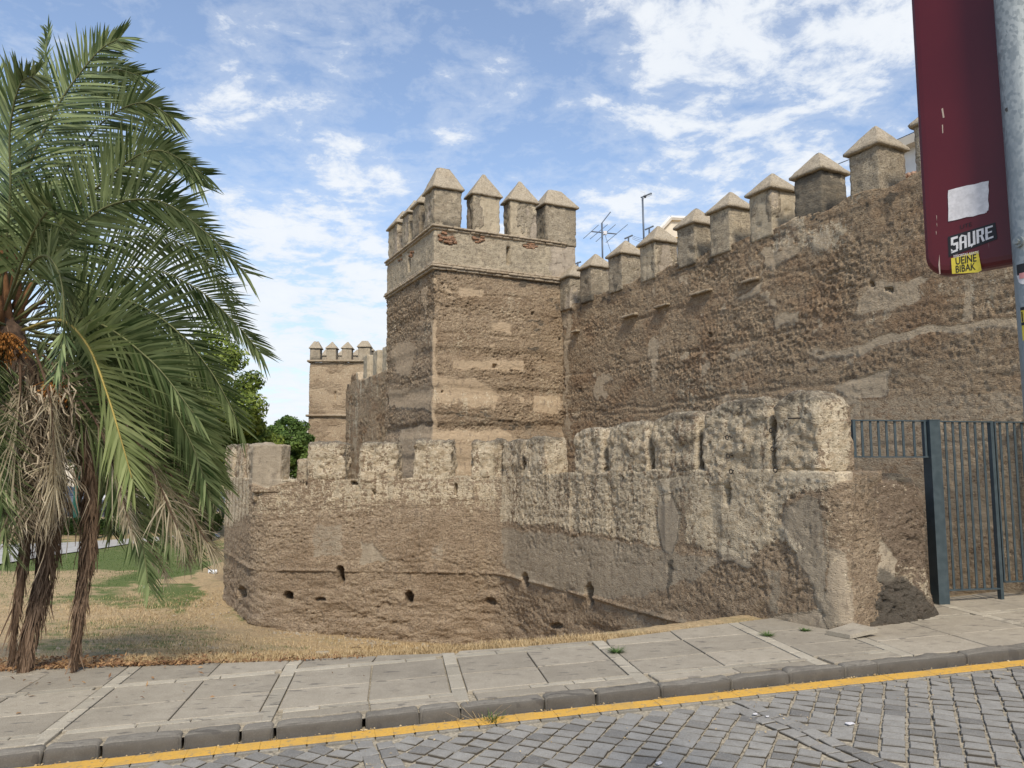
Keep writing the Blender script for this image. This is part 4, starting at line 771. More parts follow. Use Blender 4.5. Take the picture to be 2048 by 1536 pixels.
for z in (fzu, fzl):
    for (a, b) in ((fa, fb), (fb, fb+fd*3), (fa+fd*3, fa)):
        d = b-a; L = np.linalg.norm(d); ax = axes(d); c = np.array([*(a+b)/2, z])-ax[1]*(.02); W, F = block(c, ax, (L+.14, .2, .10), .1, .02, .02, int(z*7), 6); mesh('string_course', W, F, M_BRICK, ft_root, True, {'mask': np.zeros((len(W), 4))+np.array([0, 0, .4, .3])})
mesh('roof_deck', [(*(fa+fd*.2), fzu-.1), (*(fb+fd*.2), fzu-.1), (*(fb+fd*3), fzu-.1), (*(fa+fd*3), fzu-.1)], [(0, 1, 2, 3)], M_CAP, ft_root)
ex = (fb-fa)/np.linalg.norm(fb-fa)
for i, (x0, x1, yt, yc, rg) in enumerate([(620, 640, 697, 683, .3), (653, 672, 697, 684, 0), (684, 703, 697, 684, 0), (716, 740, 694, 682, .35)]):
    a = seg_at(x0, fa, fb, yt); b = seg_at(x1, fa, fb, yt); Lr = np.linalg.norm(b-a)
    capped(ft_root, a, ex, fd, Lr, .5, fzu, zat(yt, 36), zat(yc, 36.3), 600+i, rg, M_CAP, None, .08, .05)
    if i < 3: capped(ft_root, a+fd*2.5, ex, fd, Lr, .5, fzu, zat(yt, 36), zat(yc, 36.3), 610+i, rg, M_CAP, None, .1, .05)
for i, w_ in enumerate([.95, 1.75, 2.5]): capped(ft_root, fb+fd*w_-ex*.5, ex, fd, .5, .5, fzu, fzu+.62, fzu+.95, 620+i, 0, M_CAP, None, .1, .05)

# ================================================================== GATE AND FENCE
PG = ground(1881, 1207, .085)[:2]; gd = np.array([1.08, .20]); gd /= np.linalg.norm(gd); gz = .085+.03*PG[0]; gax = axes(gd)
def gp(x, z=0): 
    p = seg_at(x, PG, PG+gd); return np.array([p[0], p[1], z])
def gl(p): return float((np.array(p[:2])-PG)@gd)
ztop_g = zat(841, PG[1]); fence = thing('railing_panel', (*PG, gz), 'stout grey blue steel post with a short barred railing panel on its left', 'fence')
mb = MB(); mb.box((*PG, (gz+ztop_g)/2), (.115, .115, ztop_g-gz), gax); pst = mb.build('post', M_GATE, fence); MB().box((*PG, ztop_g+.004), (.12, .12, .008), gax).build('post_cap', M_GATE, fence)
def bar(name, root, x, z0, z1, w_=.012, d_=.03):
    p = gp(x); MB().box((p[0], p[1], (z0+z1)/2), (w_, d_, z1-z0), gax).build(name, M_GATE, root)
def rail(root, x0, x1, z, h=.012, d_=.04, nm='rail'):
    a, b = gp(x0), gp(x1); c = (a+b)/2; MB().box((c[0], c[1], z), (np.linalg.norm(b-a), d_, h), gax).build(nm, M_GATE, root)
zlb = zat(914, PG[1])
rail(fence, 1706, 1857, ztop_g-.006); rail(fence, 1706, 1857, zlb)
bar('frame_bar', fence, 1709, zlb+.006, ztop_g-.012, .030, .04)
for x in (1727, 1744, 1760, 1776, 1793, 1809, 1831): bar('bar', fence, x, zlb+.006, ztop_g-.012, .024, .008)
bar('frame_bar', fence, 1851, zlb+.006, ztop_g-.012, .022, .04)
PZ = lambda y: zat(y, gp(1950)[1]); gate = thing('metal_gate', gp(1897, gz), 'narrow grey blue barred gate leaf hung beside the stout post', 'gate'); zgb = PZ(1178)
rail(gate, 1880, 1983, ztop_g-.008); rail(gate, 1880, 1983, zgb)
for x in (1894, 1909.5, 1924, 1939, 1954, 1969.5): bar('bar', gate, x, zgb+.006, ztop_g-.014, .024, .008)
bar('frame_bar', gate, 1985, gz+.005, ztop_g-.0, .034, .045)
gate2 = thing('metal_gate', gp(2010, gz), 'wider grey blue barred gate leaf running off the right edge of the photo', 'gate'); zg2 = PZ(1165)
rail(gate2, 1992, 2290, ztop_g-.008); rail(gate2, 1992, 2290, zg2)
bar('frame_bar', gate2, 1992, zg2, ztop_g-.014, .016, .04)
for x in np.arange(2004, 2285, 14.6): bar('bar', gate2, x, zg2+.006, ztop_g-.014, .024, .008)

# ================================================================== ROAD SIGN (near, upper right)
sdv = np.array([-.648, .762]); sax = np.array([[-sdv[0], -sdv[1], 0], [sdv[1], -sdv[0]*-1, 0], [0, 0, 1]]); sdir = np.array([.648, -.762, 0.]); snrm = np.array([-.762, -.648, 0.])   # sdir: towards the right of the panel; snrm: towards the viewer
PP0 = at(2018, 525, 1.66); 
def onp(x, y, lift=0): return atplane(x, y, PP0, snrm)+snrm*lift
sign = thing('road_sign', (PP0[0]+.03, PP0[1], .0), 'dark red back of a road sign with stickers on a galvanised pole', 'road sign')
bl = onp(1850, 556); 
def loc2(p): r = p-bl; return r@sdir, r[2]
pole_top = at(2022, -60, 1.60); pole_bot = at(2087, 800, 1.60); dn = (pole_bot-pole_top)/(pole_bot[2]-pole_top[2]); base = pole_top+dn*(.03-pole_top[2]); tp = pole_top+dn*.55
MB().tube([base, tp], .0365, 40, True).build('pole', M_GALV, sign, True)
# tray shaped panel: rounded outline, raised back
def rrect(w_, h_, r, n=8):
    pts = []
    for (cx, cz, a0) in ((r, r, 180), (w_-r, r, 270), (w_-r, h_-r, 0), (r, h_-r, 90)):
        for k in range(n+1): a = math.radians(a0+90*k/n); pts.append((cx+r*math.cos(a), cz+r*math.sin(a)))
    return pts
PWd, PHt = .60, .95; rings = [(0, -.035, .050), (0, -.012, .050), (.003, -.005, .048), (.010, -.001, .044), (.020, 0, .036)]; V = []; F = []
for (ins, lift, r) in rings:
    for (a, b) in rrect(PWd-2*ins, PHt-2*ins, max(.01, r)): V.append(bl+sdir*(a+ins)+Z3*(b+ins)+snrm*lift)
n = len(V)//len(rings)
for l in range(len(rings)-1): F += [(l*n+i, l*n+(i+1) % n, (l+1)*n+(i+1) % n, (l+1)*n+i) for i in range(n)]
F += [tuple((len(rings)-1)*n+i for i in range(n)), tuple(range(n))[::-1]]
mesh('panel', V, F, M_RED, sign)
def sticker(name, corners, lift, mat, sub=None, jag=0):
    P4 = [onp(x, y) for (x, y) in corners]; V = [p+snrm*lift for p in P4]+[p+snrm*(lift-.0006) for p in P4]; k = len(P4)
    return mesh(name, V, [tuple(range(k))[::-1], tuple(range(k, 2*k))]+[(i, (i+1) % k, k+(i+1) % k, k+i) for i in range(k)], mat, sub or sign)
def rag(c, n=12, a=1.2):
    out = []
    for i in range(len(c)):
        p, q = np.array(c[i]), np.array(c[(i+1) % len(c)])
        for k in range(n): out.append(tuple(p+(q-p)*k/n+np.array([random.uniform(-a, a), random.uniform(-a, a)])*(k > 0)*.6))
    return out
def text_on(name, s, P, du, dv, size, mat, parent, stretch=1, bold=0, align='LEFT'):
    cu = bpy.data.curves.new(name, 'FONT'); cu.body = s; cu.size = 1; cu.align_x = align; cu.offset = bold; cu.resolution_u = 3
    to = bpy.data.objects.new(name, cu); COL.objects.link(to); dg = bpy.context.evaluated_depsgraph_get(); me = bpy.data.meshes.new_from_object(to.evaluated_get(dg))
    V = np.array([v.co[:] for v in me.vertices]); F = [tuple(p.vertices) for p in me.polygons]; bpy.data.objects.remove(to); bpy.data.meshes.remove(me)
    W = np.array(P)+V[:, :1]*size*stretch*np.array(du)+V[:, 1:2]*size*np.array(dv); return mesh(name, W, F, mat, parent)
w_stk = sticker('torn_sticker', rag([(1897, 381), (1978, 362), (1977, 421), (1970, 427), (1897, 443)], 6, 1.6), .0015, M_WHITEP); w_stk['label'] = 'blank torn white sticker on the red panel'
b_stk = sticker('band_sticker', [(1896, 474), (1991, 445), (1995, 478), (1898, 514)], .0012, M_BLACK); b_stk['label'] = 'black sticker lettered SAURE'
y_stk = sticker('yellow_sticker', [(1903, 517), (1957, 502), (1964, 541), (1957, 545), (1905, 548)], .0025, M_YSTK); y_stk['label'] = 'yellow sticker lettered UEINE BIBAK'
def letters(strokes_by, corners, parent, mat, wd, lift):
    """blackletter-like letters: polygons in unit boxes mapped onto the sticker"""
    c = [onp(*q)+snrm*lift for q in corners]; V = []; F = []
    for poly in strokes_by:
        b = len(V)
        for (u, v) in poly: V.append((c[0]*(1-u)+c[1]*u)*v+(c[3]*(1-u)+c[2]*u)*(1-v))
        F.append(tuple(range(b, len(V)))[::-1])
    return mesh('lettering', V, F, mat, parent)
def L_(x0, polys, w_=.17): return [[(x0+u*w_+.10*w_*(v-.5), v) for (u, v) in p] for p in polys]
def bx_(a, b, c, d): return [(a, b), (c, b), (c, d), (a, d)]
Sx = [bx_(.0, .84, .95, 1.0), bx_(.0, .5, .32, .84), bx_(.32, .44, 1.0, .6), bx_(.68, .14, 1.0, .44), bx_(.0, .0, .9, .14), [(0, 0), (.3, .14), (0, .3)]]
Ax = [bx_(.0, .0, .32, .84), bx_(.66, .0, .98, .84), [(0, .84), (.3, 1), (.98, .84)], bx_(.32, .40, .66, .52)]
Ux = [bx_(.0, .14, .32, 1.), bx_(.66, .0, .98, 1.), bx_(.0, .0, .66, .14), [(.4, -.12), (.66, 0), (.4, 0)]]
Rx = [bx_(.0, .0, .32, 1.), bx_(.32, .86, .95, 1.), bx_(.64, .52, .96, .86), bx_(.32, .44, .8, .54), [(.5, .44), (.78, .44), (1.05, 0), (.72, 0)]]
Ex = [bx_(.0, .0, .32, 1.), bx_(.32, .86, 1., 1.), bx_(.32, .46, .85, .58), bx_(.32, .0, 1., .14)]
allp = []
for i, g in enumerate((Sx, Ax, Ux, Rx, Ex)): allp += L_(.03+i*.193, g)
letters(allp, [(1899, 477), (1988, 450), (1991, 474), (1901, 508)], b_stk, M_WHITEP, 0, .0019)
dul = (onp(1964, 538)-onp(1903, 548)); dul /= np.linalg.norm(dul)
text_on('lettering', 'UEINE', onp(1912, 530, .0032), dul, Z3, .0245, M_BLACK, y_stk, .66, .01); text_on('lettering', 'BIBAK', onp(1912, 546, .0032), dul, Z3, .0235, M_BLACK, y_stk, .66, .01)
text_on('lettering', 'SEÑORITAS ASIATIC', onp(1908, 516, .0032), dul, Z3, .0085, M_WHITEP, y_stk, .70, .01)
text_on('lettering', 'UTE', onp(1920, 459, .0012), (onp(1960, 447)-onp(1920, 459))/np.linalg.norm(onp(1960, 447)-onp(1920, 459)), Z3, .013, M_BLACK, sign, 1.1)
# scratches that show bare primer
M_SCR = plain('bare_primer', (.42, .33, .27), .8)
for k in range(3):
    x, y = 1873+random.uniform(-2, 2), 430+k*16; sticker('scratch', [(x, y), (x+random.uniform(.6, 1.4), y+2), (x+1, y+random.uniform(5, 12)), (x+.3, y+4)], .0006, M_SCR)
sticker('scratch', [(1883, 218), (1886, 216), (1889, 235), (1886, 236)], .0006, M_SCR); sticker('scratch', [(1884, 250), (1886, 249), (1886.5, 266), (1885, 267)], .0006, M_SCR); sticker('scratch', [(1877, 530), (1879, 510), (1881, 548), (1879, 549)], .0006, M_SCR)
# bolt and pole stickers
def polec(y): 
    z = at(2040, y, 1.6)[2]; return base+dn*(z-base[2])
vd = -polec(487)+np.array([0, 0, EYE]); vd[2] = 0; vd /= np.linalg.norm(vd); sd_ = np.cross(Z3, vd)
def onpole(y, phi, r=.0372): c = polec(y); return c+(vd*math.cos(phi)+sd_*math.sin(phi))*r
phi0 = -.62 if onpole(487, -.6)[0] < onpole(487, .6)[0] else .62
bp = onpole(487, phi0, .036); bn = bp-polec(487); bn[2] = 0; bn /= np.linalg.norm(bn); tb = np.cross(Z3, bn)
disc = [bp+bn*.006+.0115*(tb*math.cos(a)+Z3*math.sin(a)) for a in np.linspace(0, 6.283, 20, endpoint=False)]; disc2 = [p-bn*.006 for p in disc]
mesh('washer', disc+disc2, [tuple(range(20))]+[(i, 20+i, 20+(i+1) % 20, (i+1) % 20) for i in range(20)], M_GALV, sign)
hx = [bp+bn*.012+.0062*(tb*math.cos(a)+Z3*math.sin(a)) for a in np.linspace(0, 6.283, 6, endpoint=False)]; hx2 = [p-bn*.007 for p in hx]; mesh('bolt', hx+hx2, [tuple(range(6))]+[(i, 6+i, 6+(i+1) % 6, (i+1) % 6) for i in range(6)], M_GALV, sign)
def pole_patch(name, y0, y1, p0, p1, mat, r=.0372, n=8, circ=False):
    V = []
    for k in range(n+1):
        for m in range(9):
            f = k/n; g = m/8; ph = p0+(p1-p0)*f; yy = y0+(y1-y0)*g
            if circ: h_ = math.sqrt(max(0, 1-(2*f-1)**2)); yy = (y0+y1)/2+(y1-y0)/2*(2*g-1)*h_
            V.append(onpole(yy, ph, r))
    return mesh(name, V, gridF(n+1, 9), mat, sign, True)
sg = 1 if phi0 > 0 else -1
rs = pole_patch('round_sticker', 532, 572, sg*.95, sg*.05, M_WHITEP, circ=True); rs['label'] = 'torn round sticker in black, white and pink on the pole'
pole_patch('round_sticker', 531, 552, sg*.90, sg*.1, M_BLACK, .0376); pole_patch('round_sticker', 549, 560, sg*.75, sg*.2, M_PINK, .038)
ys = pole_patch('yellow_sticker', 618, 682, sg*.85, sg*-.2, M_YSTK); ys['label'] = 'yellow and black sticker low on the pole'
pole_patch('yellow_sticker', 616, 622, sg*.85, sg*-.2, M_BLACK, .0376); pole_patch('yellow_sticker', 646, 652, sg*.85, sg*-.2, M_BLACK, .0376); pole_patch('yellow_sticker', 654, 676, sg*.6, sg*.2, M_BLACK, .0376, circ=True); pole_patch('yellow_sticker', 657, 673, sg*.55, sg*.25, M_YSTK, .0379, circ=True)
for s_x in (0, 1, 2):
    pole_patch('lettering', 625, 645, sg*(.80-.22*s_x), sg*(.72-.22*s_x), M_BLACK, .0378, 2)
hb = onpole(222, phi0*1.25, .0367); MB().tube([hb, hb+vd*.0006], .0045, 10).build('drill_hole', M_BLACK, sign)

# ================================================================== PALM
palm_base = ground(58, 1318, .05); palm_base[2] = float(ground_z(palm_base[0], palm_base[1]))
palm = thing('date_palm', tuple(palm_base), 'bushy date palm with arching grey green fronds and a dead leaf skirt', 'palm tree')
def spline(ctrl, n):
    P_ = np.array(ctrl, float); m = len(P_); Q = np.vstack([2*P_[0]-P_[1], P_, 2*P_[-1]-P_[-2]]); out = []
    for t in np.linspace(0, m-1-1e-6, n):
        i = int(t); f = t-i; p0, p1, p2, p3 = Q[i:i+4]
        out.append(.5*((2*p1)+(-p0+p2)*f+(2*p0-5*p1+4*p2-p3)*f*f+(-p0+3*p1-3*p2+p3)*f**3))
    return np.array(out)
def frond(ctrl, seed, leaf=.46, n=95, twist=.9, mat=None, start=.16, wid=.021, droop=.25, rmat=None, r0=.0105, name='frond', spread=1., messy=.06, nodes=None):
    rg = np.random.default_rng(seed); C = spline(ctrl, n); T = np.gradient(C, axis=0); T /= np.linalg.norm(T, axis=1, keepdims=True)
    up = np.array([0, 0, 1.]); V = []; F = []; MK = []
    for i in range(n):
        f = i/(n-1)
        if f < start: continue
        t = T[i]; B = np.cross(t, up); B /= np.linalg.norm(B)+1e-6; U = np.cross(B, t); a = twist*(.7+.3*f); B2 = B*math.cos(a)+U*math.sin(a); U2 = U*math.cos(a)-B*math.sin(a)
        g = (f-start)/(1-start); ln = leaf*(.30+.95*math.sin(math.pi*min(1, g*1.05+.12))**.7)*(1-.35*g); ln = max(ln, leaf*.45*(1 if f > .5 else .5))
        for sd__ in (-1, 1):
            l = ln*rg.uniform(.86, 1.1); an = math.radians(62-34*g)*spread+rg.normal(0, messy); lift = rg.normal(.22, .16)
            D = t*math.cos(an)+B2*sd__*math.sin(an)+U2*lift; D /= np.linalg.norm(D); sidev = np.cross(D, U2+.35*sd__*B2); sidev /= np.linalg.norm(sidev)+1e-6
            tone = float(np.clip(rg.normal(.5, .30), 0, 1)); b = len(V); dr = droop*rg.uniform(.6, 1.3); p0 = C[i]+t*rg.uniform(-.006, .006)
            for k, (u, wd) in enumerate(((0, .45), (.28, 1.0), (.65, .72), (1, .04))):
                p = p0+D*l*u-Z3*(dr*l*u*u*.55); hw = wid*wd*.5*(.8+.4*l/leaf*.5); V += [p-sidev*hw, p+sidev*hw]; MK += [[tone, 0, 0]]*2
            F += [(b+2*k, b+2*k+1, b+2*k+3, b+2*k+2) for k in range(3)]
    o_ = mesh(name, V, np.array(F), mat or M_FROND, palm, False, {'mask': MK})
    rr_ = [r0*(1-.85*i/(n-1))+.0015 for i in range(0, n, 4)]; MB().tube([C[i] for i in range(0, n, 4)], rr_, 6).build('midrib', rmat or M_RACHIS, o_, True); return o_
def fx(pts): return [at(x, y, Y) for (x, y, Y) in pts]
HE = [
 ([(12, 600, 6.2), (45, 380, 6.25), (80, 200, 6.4), (97, 60, 6.6)], .34, .9), ([(5, 560, 6.1), (40, 380, 6.0), (110, 220, 5.9), (190, 110, 5.85), (240, 75, 5.8)], .42, 1.1), ([(20, 590, 6.3), (70, 400, 6.4), (130, 250, 6.5), (210, 145, 6.6), (280, 150, 6.7)], .42, 1.0),
 ([(25, 600, 6.1), (90, 420, 6.1), (190, 260, 6.2), (280, 205, 6.25), (345, 235, 6.3)], .42, 1.0), ([(20, 620, 6.3), (120, 440, 6.5), (230, 320, 6.7), (330, 300, 6.8), (400, 370, 6.9)], .42, 1.1), ([(30, 620, 6.2), (110, 470, 6.2), (210, 360, 6.2), (310, 300, 6.1), (410, 350, 6.0)], .42, 1.0),
 ([(30, 630, 6.1), (100, 520, 5.9), (200, 420, 5.8), (310, 400, 5.7), (400, 455, 5.6), (490, 545, 5.6)], .46, .95), ([(30, 640, 6.2), (150, 560, 6.3), (280, 535, 6.4), (390, 575, 6.5), (470, 645, 6.5), (520, 705, 6.5)], .46, .9),
 ([(40, 650, 6.1), (140, 600, 5.9), (250, 600, 5.8), (340, 650, 5.7), (420, 740, 5.7), (480, 850, 5.7)], .48, .9), ([(40, 620, 6.3), (130, 480, 6.6), (240, 400, 6.9), (350, 420, 7.1), (430, 500, 7.2)], .42, 1.0),
 ([(20, 600, 6.0), (60, 530, 5.6), (95, 512, 5.3), (122, 560, 5.15), (128, 650, 5.1), (115, 745, 5.1)], .34, .5), ([(45, 660, 6.0), (120, 640, 5.6), (175, 690, 5.4), (215, 790, 5.3), (245, 890, 5.3), (265, 960, 5.3)], .50, .7),
 ([(45, 660, 6.1), (170, 650, 5.9), (270, 720, 5.8), (340, 810, 5.7), (385, 900, 5.7), (420, 1000, 5.7)], .46, .8), ([(50, 670, 6.2), (160, 690, 6.1), (240, 780, 6.0), (300, 900, 6.0), (350, 1010, 6.0), (375, 1080, 6.0)], .46, .7),
 ([(50, 640, 6.3), (180, 610, 6.5), (300, 650, 6.6), (390, 760, 6.7), (430, 880, 6.7), (437, 1000, 6.7)], .44, .8), ([(50, 690, 6.1), (140, 750, 5.9), (210, 860, 5.8), (255, 980, 5.7), (285, 1090, 5.7), (297, 1170, 5.7)], .42, .6),
 ([(30, 690, 6.1), (90, 740, 5.8), (210, 900, 5.7), (245, 980, 5.7), (255, 1040, 5.7)], .42, .7), ([(10, 650, 6.0), (-40, 640, 5.7), (-30, 760, 5.5), (-5, 900, 5.45), (5, 1010, 5.45)], .42, .6), ([(20, 640, 6.2), (150, 520, 6.5), (290, 470, 6.8), (400, 510, 7.0), (460, 600, 7.0)], .44, 1.0),
 ([(15, 600, 6.4), (60, 330, 6.8), (150, 180, 7.1), (240, 180, 7.3), (320, 260, 7.4)], .42, 1.0), ([(0, 590, 6.0), (20, 400, 5.8), (20, 260, 5.6), (40, 170, 5.4), (70, 150, 5.2)], .42, .8), ([(0, 600, 6.3), (-20, 380, 6.5), (-20, 230, 6.8), (0, 150, 7.0)], .42, .8),
 ([(45, 640, 6.0), (180, 640, 5.5), (300, 720, 5.3), (390, 830, 5.2)], .42, .8), ([(60, 680, 6.3), (200, 720, 6.4), (310, 830, 6.5), (370, 950, 6.5), (400, 1050, 6.5)], .44, .7), ([(10, 620, 6.0), (60, 480, 5.4), (100, 420, 4.95), (120, 450, 4.7)], .34, .7),
 ([(60, 650, 6.0), (180, 660, 5.7), (290, 740, 5.6), (370, 860, 5.6), (410, 960, 5.6)], .46, 1.35), 
 ([(60, 680, 6.1), (170, 740, 5.8), (250, 850, 5.7), (310, 980, 5.7), (340, 1090, 5.7)], .44, 1.35), ([(60, 660, 6.3), (190, 700, 6.6), (300, 790, 6.8), (380, 920, 6.9), (415, 1010, 6.9)], .46, 1.3), ([(0, 700, 5.9), (-50, 720, 5.6), (-40, 860, 5.5), (0, 1000, 5.5), (15, 1100, 5.5)], .42, 1.2), ([(30, 680, 6.2), (130, 720, 6.4), (190, 830, 6.5), (215, 960, 6.5), (222, 1060, 6.5)], .42, 1.3), ([(20, 700, 5.9), (-10, 740, 5.7), (-15, 860, 5.65), (-5, 960, 5.65), (20, 1040, 5.65)], .40, 1.2), ([(60, 670, 6.2), (210, 690, 6.2), (330, 780, 6.1), (400, 880, 6.1), (435, 960, 6.1)], .46, 1.35)]
for i, (pts, lf, tw) in enumerate(HE):
    if i in (10, 11, 12, 13, 14, 15, 16, 17, 22, 23): tw = 1.35
    if i in (7, 8): tw = 1.15
    pale = i in (11,); frond(fx(pts), 900+i, lf*1.05, 98, tw, M_FRONDY if pale else M_FROND, .14 if i != 11 else .2, .024 if pale else .021, .22, rmat=M_RACHY if pale else None, name='frond')
# the rest of the crown, all round
crown = at(0, 640, 6.25)
rg = random.Random(5)
for k in range(15):
    az = math.radians(rg.uniform(95, 300)) if k < 13 else math.radians(rg.uniform(20, 95)); el = math.radians(rg.uniform(-5, 78)); L = rg.uniform(2.0, 2.7); h = np.array([math.cos(az), math.sin(az), 0]); pts = []
    for f in (0, .25, .5, .75, 1): pts.append(crown+h*(L*math.cos(el)*f*.95+.05)+Z3*(L*math.sin(el)*f-L*.85*f*f*(.55+.45*math.cos(el))))
    if az < math.radians(200) and pts[-1][1] < 3.2: continue
    frond(pts, 1000+k, .40, 70, rg.uniform(.3, 1.1), M_FROND, .16, .024, .25)
# leaf bases
for k in range(16):
    x = rg.uniform(-60, 95); p0 = crown+np.array([rg.uniform(-.10, .12), rg.uniform(-.15, .1), rg.uniform(-.25, .0)]); e = at(rg.uniform(-120, 200), rg.uniform(330, 620), rg.uniform(5.8, 6.6)); m_ = (p0+e)/2+Z3*.12
    C = spline([p0, m_, p0+(e-p0)*.75+Z3*.08], 8); MB().tube(C, [.045, .036, .030, .025, .021, .018, .015, .012], 6).build('leaf_base', M_BOOT, palm, True)
# trunks with shaggy fibre
def shag(name, ctrl, rad, nst, seed, mat, core, ln=(.14, .3), w_=.010, out=.28, parent=None):
    C = spline(ctrl, 24); r_ = np.interp(np.linspace(0, 1, 24), np.linspace(0, 1, len(rad)), rad); mb = MB(); mb.tube(C, list(r_*.72), 12); tk = mb.build(name, core, palm, True)
    rg2 = np.random.default_rng(seed); V = []; F = []; MK = []
    for k in range(nst):
        f = rg2.uniform(0, 1); i = f*23; i0 = int(min(22, i)); p = C[i0]*(1-(i-i0))+C[i0+1]*(i-i0); rr_ = float(np.interp(f, np.linspace(0, 1, 24), r_)); a = rg2.uniform(0, 6.283); o_ = np.array([math.cos(a), math.sin(a), 0])
        l = rg2.uniform(*ln); q = p+o_*rr_*.7; tn = np.array([-o_[1], o_[0], 0]); sw = rg2.normal(0, .25); w2 = w_*rg2.uniform(.5, 1.4); b = len(V); tone = rg2.uniform(0, 1)
        for (u, wd) in ((0, .8), (.35, 1), (.7, .7), (1, .1)):
            c = q+o_*rr_*out*math.sin(u*2.6)-Z3*l*u+tn*sw*l*u*.6; V += [c-tn*w2*wd*.5, c+tn*w2*wd*.5+o_*.004]; MK += [[tone, 0, 0]]*2
        F += [(b+2*j, b+2*j+1, b+2*j+3, b+2*j+2) for j in range(3)]
    mesh('fibre', V, np.array(F), mat, tk, False, {'mask': MK}); return tk
zb_ = palm_base[2]
shag('trunk', [at(50, 1322, 6.02), at(60, 1240, 6.05), at(92, 1120, 6.1), at(100, 980, 6.15), at(70, 820, 6.2), crown], [.045, .045, .066, .10, .13, .2], 1500, 1, M_DEADDK, M_TRUNK)
shag('trunk', [at(28, 1318, 6.1), at(30, 1240, 6.1), at(45, 1130, 6.15), at(60, 1000, 6.2), at(50, 860, 6.25)], [.010, .014, .026, .06, .10], 420, 2, M_DEADDK, M_TRUNK)
d2_ = shag('dead_frond', [at(150, 1300, 5.95), at(160, 1200, 5.95), at(176, 1080, 5.95), at(180, 960, 5.95), at(160, 840, 6.0), at(115, 740, 6.1)], [.012, .030, .048, .054, .045, .03], 1100, 3, M_DEADDK, M_TRUNK, (.12, .26), .010, .45); d2_['label'] = 'long brown dead frond hanging down to the ground'
# skirt of dry straw coloured leaves
def dry_skirt(seed, x0, x1, y0, y1, n_, Ylo, Yhi, ln=(.2, .5), w_=.014):
    rg2 = np.random.default_rng(seed); V = []; F = []; MK = []
    for k in range(n_):
        x, y, Y = rg2.uniform(x0, x1), rg2.uniform(y0, y1), rg2.uniform(Ylo, Yhi); p = at(x, y, Y); l = rg2.uniform(*ln); D = np.array([rg2.normal(0, .35), rg2.normal(0, .25), -1.]); D /= np.linalg.norm(D)
        c1 = np.array([rg2.normal(0, .5), rg2.normal(0, .3), rg2.uniform(.0, .8)]); sv_ = np.cross(D, [0.2, 1, 0]); sv_ /= np.linalg.norm(sv_); b = len(V); tone = rg2.uniform(0, 1)**.8; ph = rg2.uniform(0, 6)
        for (u, wd) in ((0, .5), (.2, 1), (.45, .9), (.7, .7), (.9, .5), (1, .1)):
            c = p+D*l*u+c1*l*.30*math.sin(3.1*u)+sv_*.02*math.sin(u*9+ph); s2 = sv_*math.cos(u*2+ph)+np.array([0, 1, 0])*math.sin(u*2+ph); V += [c-s2*w_*wd*.5, c+s2*w_*wd*.5]; MK += [[tone, 0, 0]]*2
        F += [(b+2*j, b+2*j+1, b+2*j+3, b+2*j+2) for j in range(5)]
    return mesh('dead_leaves', V, np.array(F), M_DEAD, palm, False, {'mask': MK})
a_ = dry_skirt(11, 20, 128, 770, 1000, 640, 5.55, 5.95); b_ = dry_skirt(12, 0, 160, 720, 860, 260, 5.6, 6.1, (.15, .35)); c_ = dry_skirt(13, 25, 60, 850, 1050, 90, 5.5, 5.7); 
for o_ in (a_, b_, c_): o_['kind'] = 'stuff'
# withered fronds
for i, (pts, lf) in enumerate([([(60, 700, 5.9), (110, 740, 5.7), (110, 900, 5.6), (95, 1030, 5.6)], .26), ([(40, 700, 5.9), (40, 790, 5.6), (30, 930, 5.5), (35, 1050, 5.5)], .24), ([(100, 720, 6.1), (240, 800, 6.0), (330, 930, 5.9), (400, 1060, 5.85), (425, 1100, 5.85)], .26),
                               ([(110, 740, 6.2), (220, 830, 6.3), (310, 960, 6.3), (360, 1060, 6.3), (372, 1110, 6.3)], .26), ([(70, 700, 5.8), (100, 800, 5.5), (110, 940, 5.4), (105, 1010, 5.4)], .26), ([(120, 720, 6.2), (190, 800, 6.0), (250, 930, 5.9), (290, 1060, 5.9), (330, 1150, 5.9)], .24), ([(120, 720, 6.0), (230, 820, 5.7), (300, 930, 5.5), (340, 1020, 5.5), (365, 1080, 5.5)], .24), ([(100, 720, 6.0), (190, 840, 5.6), (235, 960, 5.5), (262, 1060, 5.5)], .22), ([(110, 720, 6.3), (280, 790, 6.2), (380, 900, 6.2), (430, 990, 6.2)], .24)]):
    f_ = frond(fx(pts), 1100+i, lf*1.3, 90, 1.2, M_STRAW, .3, .011, .8, M_DEADDK, .010, 'dead_frond', .8, .35); f_['label'] = 'withered straw coloured frond'
# date stalks
def dates(c, n_, rad, seed):
    rg2 = np.random.default_rng(seed); mb = MB()
    for k in range(n_):
        d = np.array([rg2.normal(0, .7), rg2.normal(-.3, .6), rg2.uniform(-1.2, .1)]); d /= np.linalg.norm(d); l = rad*rg2.uniform(.6, 1.1); e = c+d*l-Z3*l*.35; mb.tube([c, c+d*l*.5, e], [.0035, .003, .002], 4, False)
        for m in range(4):
            q = c+(e-c)*rg2.uniform(.45, 1)+rg2.normal(0, .008, 3); mb.tube([q-Z3*.011, q, q+Z3*.011], [.003, .008, .003], 5)
    return mb.build('date_cluster', M_DATE, palm, True)
dates(at(6, 668, 5.75), 110, .20, 1); dates(at(118, 765, 5.85), 50, .18, 2)

